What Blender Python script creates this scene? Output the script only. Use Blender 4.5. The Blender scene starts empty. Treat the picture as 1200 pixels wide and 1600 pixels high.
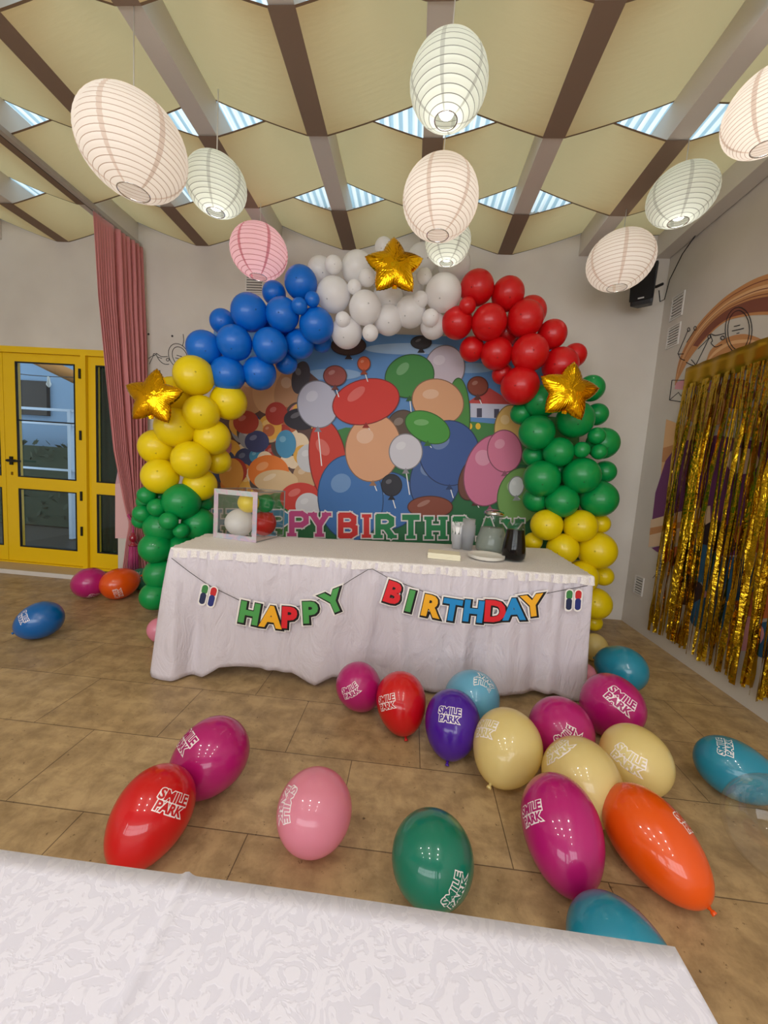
import bpy, bmesh, math, random
from mathutils import Vector, Matrix
random.seed(7)
PI = math.pi
scene = bpy.context.scene
COL = scene.collection

# ------------------------------------------------------------------ camera
F = 600.0
def _basis():
    Y = Vector((45, -59, F)).normalized()
    dn = Vector((-385, 5691, F)); dn = (dn - dn.dot(Y) * Y).normalized()
    Z = -dn
    return Y.cross(Z), Y, Z
BX, BY, BZ = _basis()
CAM = Vector((0, 0, 1.3))
def c2w(v): return Vector((BX.dot(v), BY.dot(v), BZ.dot(v)))
def ray(px, py): return c2w(Vector((px - 600, py - 800, F)))
def onz(px, py, z=0.0):
    d = ray(px, py); return CAM + d * ((z - CAM.z) / d.z)
def ony(px, py, y):
    d = ray(px, py); return CAM + d * (y / d.y)
def onx(px, py, x):
    d = ray(px, py); return CAM + d * (x / d.x)
def camz(p):   # distance along the view axis
    q = p - CAM; a = c2w(Vector((0, 0, 1))); return q.dot(a)
cd = bpy.data.cameras.new('camera'); cam = bpy.data.objects.new('camera', cd); COL.objects.link(cam)
cd.sensor_fit = 'VERTICAL'; cd.sensor_height = 36; cd.lens = 36 * F / 1600; cd.clip_start = .02
r_, u_, b_ = c2w(Vector((1, 0, 0))), c2w(Vector((0, -1, 0))), c2w(Vector((0, 0, -1)))
M4 = Matrix.Identity(4)
for i in range(3):
    M4[i][0], M4[i][1], M4[i][2], M4[i][3] = r_[i], u_[i], b_[i], CAM[i]
cam.matrix_world = M4
scene.camera = cam

# ------------------------------------------------------------------ world, lights, exposure
scene.view_settings.view_transform = 'Standard'; scene.view_settings.look = 'None'
scene.view_settings.gamma = 1; scene.view_settings.use_curve_mapping = False
scene.view_settings.exposure = 0.14
W = bpy.data.worlds.new('world'); scene.world = W; W.use_nodes = True
W.node_tree.nodes['Background'].inputs[0].default_value = (.84, .93, 1, 1)
W.node_tree.nodes['Background'].inputs[1].default_value = 1.9
def area(name, loc, rot, sx, sy, power, col):
    l = bpy.data.lights.new(name, 'AREA'); l.shape = 'RECTANGLE'; l.size = sx; l.size_y = sy
    l.energy = power; l.color = col
    o = bpy.data.objects.new(name, l); COL.objects.link(o); o.location = loc; o.rotation_euler = rot
    return o
# daylight coming through the window wall behind the camera
area('window_daylight', (-1.2, -4.45, 1.75), (PI / 2, 0, 0), 6.6, 2.2, 142, (1, .98, 1))
# row of ceiling lamps in the rear half of the room
for lx in (-2.3, -.75, .8):
    for ly in (-.35, -1.2, -2.1, -3.2):
        area('ceiling_lamp_light', (lx, ly, 3.24), (0, 0, 0), .14, .14, 8.5, (1, .97, .95))

# ------------------------------------------------------------------ materials
def lin(v):
    v /= 255.0
    return v / 12.92 if v <= .04045 else ((v + .055) / 1.055) ** 2.4
def C(r, g, b): return (lin(r), lin(g), lin(b), 1)
_mats = {}
def mat(name, col, rough=.5, metal=0, coat=0, transl=0, trans=0, emit=0, ecol=None, spec=.5, ior=1.45, alpha=1, sheen=0, coat_rough=.05):
    if name in _mats: return _mats[name]
    m = bpy.data.materials.new(name); m.use_nodes = True; _mats[name] = m
    nt = m.node_tree; p = nt.nodes['Principled BSDF']
    p.inputs['Base Color'].default_value = col; p.inputs['Roughness'].default_value = rough
    p.inputs['Metallic'].default_value = metal; p.inputs['Coat Weight'].default_value = coat
    p.inputs['Coat Roughness'].default_value = coat_rough
    p.inputs['Specular IOR Level'].default_value = spec; p.inputs['IOR'].default_value = ior
    p.inputs['Transmission Weight'].default_value = trans; p.inputs['Alpha'].default_value = alpha
    p.inputs['Sheen Weight'].default_value = sheen
    if emit: p.inputs['Emission Color'].default_value = ecol or col; p.inputs['Emission Strength'].default_value = emit
    if transl:
        t = nt.nodes.new('ShaderNodeBsdfTranslucent'); t.inputs[0].default_value = col
        x = nt.nodes.new('ShaderNodeMixShader'); x.inputs[0].default_value = transl
        nt.links.new(p.outputs[0], x.inputs[1]); nt.links.new(t.outputs[0], x.inputs[2])
        nt.links.new(x.outputs[0], nt.nodes['Material Output'].inputs[0])
    return m
class N:   # tiny node-building helper
    def __init__(s, m): s.nt = m.node_tree; s.p = s.nt.nodes['Principled BSDF']
    def new(s, t, **k):
        n = s.nt.nodes.new(t)
        for a, b in k.items(): setattr(n, a, b)
        return n
    def link(s, a, b): s.nt.links.new(a, b)
    def coord(s, scale=(1, 1, 1), loc=(0, 0, 0), which='Object'):
        tc = s.new('ShaderNodeTexCoord'); mp = s.new('ShaderNodeMapping')
        mp.inputs['Scale'].default_value = scale; mp.inputs['Location'].default_value = loc
        s.link(tc.outputs[which], mp.inputs[0]); return mp.outputs[0]
    def noise(s, vec, scale, detail=4, dist=0, rough=.5):
        n = s.new('ShaderNodeTexNoise'); n.inputs['Scale'].default_value = scale; n.inputs['Detail'].default_value = detail
        n.inputs['Distortion'].default_value = dist; n.inputs['Roughness'].default_value = rough
        s.link(vec, n.inputs['Vector']); return n.outputs[0]
    def ramp(s, fac, stops):
        r = s.new('ShaderNodeValToRGB'); e = r.color_ramp.elements
        while len(e) < len(stops): e.new(.5)
        for i, (p, c) in enumerate(stops): e[i].position = p; e[i].color = c
        s.link(fac, r.inputs[0]); return r.outputs[0]
    def mix(s, fac, a, b, mode='MIX'):
        m = s.new('ShaderNodeMix', data_type='RGBA', blend_type=mode)
        if isinstance(fac, float): m.inputs[0].default_value = fac
        else: s.link(fac, m.inputs[0])
        for i, v in ((6, a), (7, b)):
            if isinstance(v, tuple): m.inputs[i].default_value = v
            else: s.link(v, m.inputs[i])
        return m.outputs[2]
    def bump(s, h, strength, dist=.01):
        b = s.new('ShaderNodeBump'); b.inputs['Strength'].default_value = strength; b.inputs['Distance'].default_value = dist
        s.link(h, b.inputs['Height']); s.link(b.outputs[0], s.p.inputs['Normal']); return b

def wall_material():
    m = mat('plaster', C(206, 200, 192), .85); n = N(m)
    v = n.coord(); a = n.noise(v, 1.6, 3); c = n.ramp(a, [(.3, C(199, 192, 184)), (.7, C(212, 206, 198))])
    n.link(c, n.p.inputs['Base Color']); n.bump(n.noise(v, 60, 4), .12, .004); return m
PLASTER = wall_material()
def floor_material():
    m = mat('travertine_tiles', C(150, 125, 90), .42); n = N(m)
    v = n.coord(loc=(.1775, 0, 0))
    br = n.new('ShaderNodeTexBrick'); n.link(v, br.inputs['Vector'])
    br.offset = .5; br.inputs['Scale'].default_value = 1; br.inputs['Brick Width'].default_value = .615
    br.inputs['Row Height'].default_value = .4; br.inputs['Mortar Size'].default_value = .0022
    br.inputs['Mortar Smooth'].default_value = .2; br.inputs['Bias'].default_value = 0
    br.inputs['Color1'].default_value = C(204, 182, 146); br.inputs['Color2'].default_value = C(190, 167, 131)
    br.inputs['Mortar'].default_value = C(128, 110, 88)
    w = n.coord(scale=(1.2, 5, 1)); a = n.noise(w, 2.2, 8, .6, .62)
    streak = n.ramp(a, [(.3, C(178, 158, 128)), (.5, C(222, 206, 176)), (.7, C(246, 234, 210))])
    c = n.mix(.55, br.outputs[0], n.mix(1.0, br.outputs[0], streak, 'MULTIPLY'))
    c = n.mix(.5, c, n.mix(1.0, c, n.ramp(n.noise(n.coord(), 9, 6, .3, .7), [(.38, C(160, 143, 120)), (.6, C(255, 250, 240))]), 'MULTIPLY'))
    pit = n.ramp(n.noise(n.coord(), 42, 5, 0, .7), [(.30, (.22, .18, .14, 1)), (.37, (1, 1, 1, 1))])
    c = n.mix(1.0, c, pit, 'MULTIPLY')
    n.link(c, n.p.inputs['Base Color'])
    n.link(n.ramp(n.noise(n.coord(), 6, 5), [(.3, (.32,) * 3 + (1,)), (.7, (.55,) * 3 + (1,))]), n.p.inputs['Roughness'])
    inv = n.new('ShaderNodeMath', operation='SUBTRACT'); inv.inputs[0].default_value = 1; n.link(br.outputs[1], inv.inputs[1])
    n.bump(inv.outputs[0], .5, .003); return m
def fabric_material(name, col, transl):
    m = mat(name, col, .9, transl=transl, spec=.1); n = N(m)
    v = n.coord(scale=(1, 1, 1)); a = n.noise(v, 3, 3)
    n.bump(n.noise(n.coord(scale=(3, 14, 3)), 2.5, 3), .25, .01); return m

SHADE = fabric_material('shade_fabric', C(232, 202, 150), .55)
BAND = mat('brown_band', C(138, 119, 104), .9, spec=.1)
HEM = mat('brown_hem', C(130, 106, 84), .9, transl=.1, spec=.1)
WHITEPAINT = mat('white_paint', C(208, 202, 196), .55)
ROOF = mat('corrugated_roof_sheet', C(205, 228, 238), .4, transl=.75); _n = N(ROOF)
_w = _n.new('ShaderNodeTexWave'); _w.inputs['Scale'].default_value = 1 / .034 / 6.28; _n.link(_n.coord(), _w.inputs[0])
_c = _n.ramp(_w.outputs[0], [(.25, C(160, 188, 200)), (.6, C(226, 238, 242))]); _n.link(_c, _n.p.inputs['Base Color'])  # stripes put the shading of the corrugation into the sheet colour
_n.link(_c, [q for q in ROOF.node_tree.nodes if q.type == 'BSDF_TRANSLUCENT'][0].inputs[0])
DARK = mat('dark_gap', C(20, 20, 22), .6)
BLACK = mat('black_plastic', C(14, 15, 18), .45)
CHROME = mat('chrome', C(210, 210, 210), .12, metal=1)

# ------------------------------------------------------------------ object helpers
def obj(name, bm, mats=None, parent=None, smooth=False):
    me = bpy.data.meshes.new(name)
    if isinstance(bm, bmesh.types.BMesh):
        bm.to_mesh(me); bm.free()
    else: me.from_pydata(*bm)
    if mats is not None:
        for m in (mats if isinstance(mats, (list, tuple)) else [mats]): me.materials.append(m)
    if smooth:
        for p in me.polygons: p.use_smooth = True
    o = bpy.data.objects.new(name, me); COL.objects.link(o)
    if parent: o.parent = parent
    return o
def tag(o, label, cat, group=None, kind=None):
    if label: o['label'] = label
    if cat: o['category'] = cat
    if group: o['group'] = group
    if kind: o['kind'] = kind
    return o
def thing(name, label, cat, loc=(0, 0, 0), rot=None, group=None):
    o = bpy.data.objects.new(name, None); COL.objects.link(o); o.location = loc; o.empty_display_size = .05
    if rot is not None: o.rotation_euler = rot
    return tag(o, label, cat, group)
def struct(name, bm, m, smooth=False, parent=None, label=None):
    o = obj(name, bm, m, parent, smooth); o['kind'] = 'structure'
    if label: o['label'] = label
    return o
def dup(root, loc=None, label=None):
    r = root.copy(); COL.objects.link(r)
    if loc is not None: r.location = loc
    if label: r['label'] = label
    for ch in root.children:
        c = ch.copy(); COL.objects.link(c); c.parent = r
        for g in ch.children:
            d = g.copy(); COL.objects.link(d); d.parent = c
    return r
def box(bm, x0, x1, y0, y1, z0, z1, mi=0, bev=0):
    vs = [bm.verts.new(p) for p in ((x0, y0, z0), (x1, y0, z0), (x1, y1, z0), (x0, y1, z0), (x0, y0, z1), (x1, y0, z1), (x1, y1, z1), (x0, y1, z1))]
    fs = [bm.faces.new([vs[i] for i in f]) for f in ((3, 2, 1, 0), (4, 5, 6, 7), (0, 1, 5, 4), (1, 2, 6, 5), (2, 3, 7, 6), (3, 0, 4, 7))]
    for f in fs: f.material_index = mi
    if bev:
        es = list({e for f in fs for e in f.edges})
        bmesh.ops.bevel(bm, geom=es, offset=bev, segments=2, affect='EDGES', profile=.7)
    return bm
def boxm(*a, **k): return box(bmesh.new(), *a, **k)
def tube(bm, pts, r, seg=8, mi=0, cap=True):
    pts = [Vector(p) for p in pts]; rings = []
    prev = None
    for i, p in enumerate(pts):
        t = (pts[min(i + 1, len(pts) - 1)] - pts[max(i - 1, 0)]).normalized()
        if prev is None:
            a = t.cross(Vector((0, 0, 1)));
            if a.length < .1: a = t.cross(Vector((1, 0, 0)))
        else: a = prev - prev.dot(t) * t
        a.normalize(); prev = a; b = t.cross(a)
        rr = r[i] if isinstance(r, (list, tuple)) else r
        rings.append([bm.verts.new(p + (a * math.cos(2 * PI * k / seg) + b * math.sin(2 * PI * k / seg)) * rr) for k in range(seg)])
    for i in range(len(rings) - 1):
        for k in range(seg):
            f = bm.faces.new((rings[i][k], rings[i][(k + 1) % seg], rings[i + 1][(k + 1) % seg], rings[i + 1][k])); f.material_index = mi; f.smooth = True
    if cap:
        bm.faces.new(rings[0][::-1]).material_index = mi; bm.faces.new(rings[-1]).material_index = mi
    return bm
def lathe(bm, prof, seg=32, loc=(0, 0, 0), mi=None, cmi=None):
    loc = Vector(loc); rings = []
    for (r, z) in prof:
        if r < 1e-5: rings.append([bm.verts.new(loc + Vector((0, 0, z)))])
        else: rings.append([bm.verts.new(loc + Vector((r * math.cos(2 * PI * k / seg), r * math.sin(2 * PI * k / seg), z))) for k in range(seg)])
    for i in range(len(rings) - 1):
        A, B = rings[i], rings[i + 1]
        for k in range(seg):
            k2 = (k + 1) % seg
            if len(A) == 1 and len(B) == 1: continue
            if len(A) == 1: vs = (A[0], B[k2], B[k])
            elif len(B) == 1: vs = (A[k], A[k2], B[0])
            else: vs = (A[k], A[k2], B[k2], B[k])
            f = bm.faces.new(vs); f.smooth = True
            f.material_index = mi[i] if mi else 0
            if cmi and cmi(k) and f.material_index == 0: f.material_index = 2
    return bm
def grid(bm, fn, nu, nv, mi=0, mf=None):
    vs = [[bm.verts.new(fn(i / nu, j / nv)) for j in range(nv + 1)] for i in range(nu + 1)]
    for i in range(nu):
        for j in range(nv):
            f = bm.faces.new((vs[i][j], vs[i + 1][j], vs[i + 1][j + 1], vs[i][j + 1])); f.smooth = True
            f.material_index = mf(i, j) if mf else mi
    return vs
def interp(tab, x):
    if x <= tab[0][0]: return tab[0][1]
    for (a, va), (b, vb) in zip(tab, tab[1:]):
        if x <= b:
            t = (x - a) / (b - a); return va + (vb - va) * t
    return tab[-1][1]
def flat_text(s, size=1.0, offset=0.0, extrude=0.0, spacing=1.0):
    """verts, faces of a text laid in XY, centred, height ~ size"""
    cu = bpy.data.curves.new('lettering', 'FONT'); cu.body = s; cu.size = size; cu.offset = offset; cu.extrude = extrude
    cu.align_x = 'CENTER'; cu.space_character = spacing; cu.resolution_u = 3
    o = bpy.data.objects.new('lettering', cu); COL.objects.link(o)
    dg = bpy.context.evaluated_depsgraph_get(); me = o.evaluated_get(dg).to_mesh()
    vs = [v.co.copy() for v in me.vertices]; fs = [tuple(p.vertices) for p in me.polygons]
    o.evaluated_get(dg).to_mesh_clear(); bpy.data.objects.remove(o); bpy.data.curves.remove(cu)
    return vs, fs

# ------------------------------------------------------------------ the room
XL, XR, YB, YF = -5.3, 2.17, 3.86, -4.4     # left wall, right wall, back wall (facing us), wall behind the camera
ZL = 3.388; HB = .19                        # underside of the beams, beam depth
WT = 4.0
floor = struct('floor', boxm(XL - .2, XR + .2, YF - .3, YB + .2, -.12, 0), floor_material())
struct('floor_terrace', boxm(XL - 5, -2, YB + .2, YB + 5, -.14, -.02), mat('dark_deck', C(62, 62, 58), .5)).name = 'floor.001'
DX0, DX1, DZ1 = -5.05, -3.105, 2.345         # opening of the yellow doors
bm = bmesh.new(); box(bm, XL - .2, DX0, YB, YB + .2, 0, WT); box(bm, DX1, XR + .2, YB, YB + .2, 0, WT); box(bm, DX0, DX1, YB, YB + .2, DZ1, WT)
struct('wall_back', bm, PLASTER)
struct('wall_right', boxm(XR, XR + .2, YF, YB, 0, WT), PLASTER)
struct('wall_left', boxm(XL - .2, XL, YF, YB, 0, WT), PLASTER)
bm = bmesh.new(); box(bm, XL - .2, XR + .2, YF - .2, YF, 0, .6); box(bm, XL - .2, XR + .2, YF - .2, YF, 2.9, WT)
box(bm, XL - .2, -4.6, YF - .2, YF, .6, 2.9); box(bm, 2.0, XR + .2, YF - .2, YF, .6, 2.9)
struct('wall_front', bm, PLASTER)
bm = bmesh.new()
for k in range(10):
    x = -4.6 + k * 6.6 / 9; box(bm, x - .035, x + .035, YF - .08, YF - .02, .6, 2.9)
for z in (.6, 1.5, 2.87): box(bm, -4.6, 2.0, YF - .079, YF - .021, z, z + .05)
struct('window_1', bm, WHITEPAINT)

# beams along the room, cloth shades slung alternately under and over them
BXS = [-.03 + .728 * k for k in range(-7, 3)] + [2.1]
bi = 0
for k, x in enumerate(BXS):
    bi += 1
    struct('trim_%d' % bi, boxm(x - .062, x + .062, YF, YB, ZL, ZL + HB, bev=.004), WHITEPAINT)
ROWS = [3.86, 3.30, 2.615, 1.925, 1.235, .545, -.145, -.835, -1.525, -2.215, -2.905, -3.595, -4.39]
def shade_bm(row, y0, y1):
    pts = []     # x, z, flag(1 = brown)
    def low(k): return (k - row) % 2 == 0 and k < len(BXS) - 1
    n = len(BXS)
    for k in range(n):
        x = BXS[k]; kk = k
        zlow = ZL - .006; zhigh = ZL + HB + .004
        if low(kk): pts += [(x - .066, zlow, 1), (x + .066, zlow, 0)]
        else: pts += [(x - .06, zhigh, 0), (x + .06, zhigh, 0)]
        if k < n - 1:
            a = pts[-1]; xb = BXS[k + 1] + (-.066 if low(kk + 1) else -.06); zb = zlow if low(kk + 1) else zhigh
            for s in range(1, 8):
                t = s / 8; z = a[1] + (zb - a[1]) * t - .009 * 4 * t * (1 - t)
                pts.append((a[0] + (xb - a[0]) * t, z, 0))
    pts = [(XL, pts[0][1], 0)] + pts
    pts = [p for p in pts if p[0] < XR - .001]
    bm = bmesh.new()
    ys = [y0, y0 + .012] + [y0 + .012 + (y1 - y0 - .024) * t / 6 for t in range(1, 6)] + [y1 - .012, y1]
    rows = []
    for y in ys:
        t = (y - y0) / (y1 - y0)
        rows.append([bm.verts.new((p[0], y, p[1] - (.0 if p[2] or i and pts[i - 1][2] else .012 * math.sin(PI * t)))) for i, p in enumerate(pts)])
    for j in range(len(ys) - 1):
        for i in range(len(pts) - 1):
            f = bm.faces.new((rows[j][i], rows[j + 1][i], rows[j + 1][i + 1], rows[j][i + 1]))
            f.material_index = 1 if pts[i][2] else (2 if j in (0, len(ys) - 2) else 0)
            f.smooth = not pts[i][2]
    return bm
RL = ['beige cloth ceiling shade slung against the back wall above the balloon arch',
      'beige cloth ceiling shade, second from the back wall, behind the row of open skylight triangles',
      'beige cloth ceiling shade, third from the back wall, filling the top of the photo',
      'beige cloth ceiling shade nearest overhead, only a brown tab seen at the top edge']
for k in range(len(ROWS) - 1):
    y1, y0 = ROWS[k], ROWS[k + 1]
    bmx = shade_bm((k + 0) % 2 + 0, y0 + .002, y1 - .002)
    if k < 4:
        tag(obj('ceiling_shade', bmx, [SHADE, BAND, HEM]), RL[k], 'ceiling shade', 'beige cloth shades under the roof beams')
    else:
        if k == 4: rear = bmx
        else:
            me = bpy.data.meshes.new('tmp'); bmx.to_mesh(me); bmx.free(); rear.from_mesh(me); bpy.data.meshes.remove(me)
struct('ceiling', rear, [SHADE, BAND, HEM])
# corrugated translucent roof above the shades
bm = bmesh.new(); ns = 620; prev = None
for i in range(ns + 1):
    x = XL + (XR - XL) * i / ns; z = ZL + HB + .18 + .009 * math.sin(2 * PI * x / .034)
    cur = (bm.verts.new((x, YF, z)), bm.verts.new((x, YB, z)))
    if prev: bm.faces.new((prev[0], cur[0], cur[1], prev[1])).smooth = True
    prev = cur
struct('ceiling_sheet', bm, ROOF).name = 'ceiling.001'

# curtain rail
bm = bmesh.new(); box(bm, -2.875, -2.835, -1.2, YB - .03, ZL - .046, ZL - .012); box(bm, -2.905, -2.885, -1.2, YB - .03, ZL - .032, ZL - .012, 1)
tag(obj('curtain_rail', bm, [mat('rail_grey', C(170, 162, 155), .4), mat('rail_dark', C(70, 62, 55), .5)]), 'grey curtain rail screwed under a ceiling beam above the pink curtain', 'curtain rail')

# ------------------------------------------------------------------ yellow doors
YEL = mat('yellow_paint', C(232, 190, 8), .32, coat=.3)
GLASS = mat('pane_glass', (.75, .82, .84, 1), 0.0, trans=1, ior=1.45)
GASKET = mat('gasket', C(22, 22, 24), .5)
def panel(name, x0, x1, z0, z1, glass, parent_label=None, y=YB + .05, extra=None):
    """a framed leaf in the XZ plane with glass openings [(x0,x1,z0,z1)]"""
    bm = bmesh.new()
    xs = sorted({x0, x1} | {g[0] for g in glass} | {g[1] for g in glass}); zs = sorted({z0, z1} | {g[2] for g in glass} | {g[3] for g in glass})
    for i in range(len(xs) - 1):
        for j in range(len(zs) - 1):
            cx, cz = (xs[i] + xs[i + 1]) / 2, (zs[j] + zs[j + 1]) / 2
            if any(g[0] < cx < g[1] and g[2] < cz < g[3] for g in glass): continue
            box(bm, xs[i], xs[i + 1], y - .03, y + .03, zs[j], zs[j + 1])
    bmesh.ops.remove_doubles(bm, verts=bm.verts, dist=1e-5)
    lf = struct(name, bm, YEL)
    for g in glass:
        p = obj('pane', boxm(g[0] - .005, g[1] + .005, y - .004, y + .004, g[2] - .005, g[3] + .005), GLASS, lf)
        bm2 = bmesh.new(); w = .012
        for a in ((g[0], g[1], g[2], g[2] + w), (g[0], g[1], g[3] - w, g[3]), (g[0], g[0] + w, g[2] + w, g[3] - w), (g[1] - w, g[1], g[2] + w, g[3] - w)):
            box(bm2, a[0], a[1], y - .032, y - .012, a[2], a[3])
        obj('gasket', bm2, GASKET, lf)
    return lf
def DP(px, py): p = ony(px, py, YB); return p.x, p.z
# outer frame
bm = bmesh.new()
box(bm, DX0, DX1, YB - .012, YB + .1, 2.285, DZ1); box(bm, -3.50, -3.445, YB - .012, YB + .1, .05, 2.285); box(bm, DX0, DX0 + .05, YB - .012, YB + .1, .05, 2.285)
box(bm, DX0, DX1, YB - .012, YB + .1, .03, .05)
struct('trim_20', bm, YEL)
gx0, gx1 = -4.262, -3.588
lf = panel('door_1', -4.40, -3.503, .052, 2.283, [(gx0, gx1, .985, 2.2), (gx0, gx1, .215, .86)])
bm = bmesh.new(); box(bm, -4.34, -4.31, YB + .0, YB + .02, 1.11, 1.2, bev=.004); box(bm, -4.325, -4.17, YB - .045, YB - .027, 1.145, 1.168, bev=.004); box(bm, -4.333, -4.317, YB - .045, YB + .01, 1.148, 1.165)
box(bm, -4.37, -4.28, YB + .0, YB + .018, 1.14, 1.17, bev=.003)
obj('handle', bm, BLACK, lf)['label'] = 'black lever handle'
obj('keyhole', boxm(-4.335, -4.318, YB + .01, YB + .022, 1.0, 1.035, bev=.003), mat('brass', C(150, 120, 50), .4, metal=1), lf)
for z in (.4, .78, 1.42, 2.05):
    obj('hinge', boxm(-3.512, -3.492, YB - .026, YB - .004, z, z + .1, bev=.003), BLACK, lf)
bm = bmesh.new(); box(bm, gx0, gx1, YB + .045, YB + .075, 1.588, 1.6); obj('glazing_bar', bm, GASKET, lf)
panel('door_2', -5.0, -4.405, .052, 2.283, [(-4.9, -4.455, .985, 2.2), (-4.9, -4.455, .215, .86)])
lf = panel('window_2', -3.443, DX1, .052, 2.283, [(-3.36, DX1 - .012, .985, 2.2), (-3.36, DX1 - .012, .215, .86)])
struct('trim_21', boxm(XL, -3.32, 3.60, YB - .012, 0, .04, bev=.004), [mat('step_stone', C(196, 172, 138), .5)])
struct('trim_22', boxm(XL, -3.31, 3.585, 3.6, 0, .045, bev=.003), WHITEPAINT)

# terrace seen through the doors
tag(obj('green_curtain', (lambda b: (grid(b, lambda u, v: Vector((-3.9 + .85 * u, 4.2 + .02 * math.sin(u * 70), -.02 + 2.4 * v)), 60, 4), b)[1])(bmesh.new()), mat('green_velvet', C(26, 84, 80), .9), smooth=True),
    'dark green curtain hanging behind the narrow side window', 'curtain')
t = thing('terrace_railing', 'pale blue-white metal railing on the terrace outside the yellow door', 'railing', (0, 0, 0))
RAIL = mat('railing_white', C(190, 212, 238), .4)
for z, h in ((1.86, .035), (1.66, .03), (1.0, .03), (.8, .03)): obj('rail', boxm(-7.2, -3.4, 5.3, 5.34, z, z + h), RAIL, t)
for x in (-6.9, -5.95, -5.02, -4.2): obj('post', boxm(x, x + .05, 5.29, 5.35, 0, 1.88), RAIL, t)
bm = bmesh.new(); box(bm, -9.5, -3, 6.62, 6.9, 0, 4.2); box(bm, -8.0, -6.6, 6.55, 6.65, 1.9, 2.5, 1)
tag(obj('neighbouring_building', bm, [mat('bluish_render', C(112, 142, 172), .8), DARK]), 'pale blue building beyond the terrace railing, seen through the door glass', 'building')
bm = bmesh.new(); tube(bm, [(-7.2, 5.9, 3.15), (-5.0, 5.5, 2.35)], .09, 4); tag(obj('wooden_beam', bm, mat('orange_timber', C(176, 122, 60), .6)), 'orange timber beam sloping across the view outside the door', 'beam')
bm = bmesh.new()
for k in range(700):
    x = -8.6 + random.random() * 5.2; z = random.random() * 1.45; y = 6.0 + random.random() * .4; s = .07
    a = Vector((random.uniform(-1, 1), random.uniform(-1, 1), random.uniform(-1, 1))).normalized() * s; b = a.cross(Vector((.3, 1, .2))).normalized() * s * .5
    p = Vector((x, y, max(z, .05))); bm.faces.new([bm.verts.new(p + q) for q in (a, b, -a, -b)])
box(bm, -8.6, -3.4, 6.1, 6.35, 0, 1.35)
tag(obj('hedge', bm, mat('hedge_leaves', C(36, 56, 40), .8)), 'dark green hedge behind the terrace railing', 'hedge', kind='stuff')
struct('trim_30', boxm(XL - 2, -2.6, YB + .2, YB + .9, 2.5, 2.62), mat('dark_canopy', C(30, 32, 34), .7))
t = thing('festoon_string', 'black cable with small bulbs hung across the terrace', 'string lights')
bm = bmesh.new(); pts = [(-6.6 + 3.0 * k / 12, 5.1, 2.42 - .12 * math.sin(PI * k / 12)) for k in range(13)]; tube(bm, pts, .006, 5); obj('cable', bm, BLACK, t)
for k in (2, 4, 6, 8, 10):
    p = pts[k]; b = obj('bulb', lathe(bmesh.new(), [(0, -.15), (.022, -.13), (.03, -.1), (.018, -.06), (.015, -.0), (0, 0)], 12), mat('bulb_glass', C(230, 235, 235), .2, trans=.3), t); b.location = p
# ------------------------------------------------------------------ paper lanterns
RIB = mat('lantern_rib', C(190, 168, 152), .8, transl=.2, spec=.1)
RIBC = mat('lantern_rib_grey', C(150, 152, 146), .8, transl=.2, spec=.1)
RIBP = mat('lantern_rib_pink', C(198, 130, 140), .8, transl=.2, spec=.1)
PAPERS = {'warm': (mat('paper_warm', C(250, 246, 242), .9, transl=.55, spec=.1), RIB, mat('paper_seam_warm', C(232, 218, 208), .9, transl=.3, spec=.1)),
          'cool': (mat('paper_cool', C(242, 246, 238), .9, transl=.5, spec=.1), RIBC, mat('paper_seam_cool', C(212, 216, 208), .9, transl=.3, spec=.1)),
          'pink': (mat('paper_pink', C(254, 222, 232), .9, transl=.6, spec=.1), RIBP, mat('paper_seam_pink', C(232, 160, 175), .9, transl=.3, spec=.1))}
CORD = mat('white_cord', C(205, 200, 190), .6)
BULBW = mat('bulb_warm', (1, .8, .55, 1), .5, emit=16, ecol=(1, .92, .82, 1))
BULBC = mat('bulb_cool', (1, 1, .95, 1), .5, emit=8, ecol=(1, .97, .9, 1))
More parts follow.
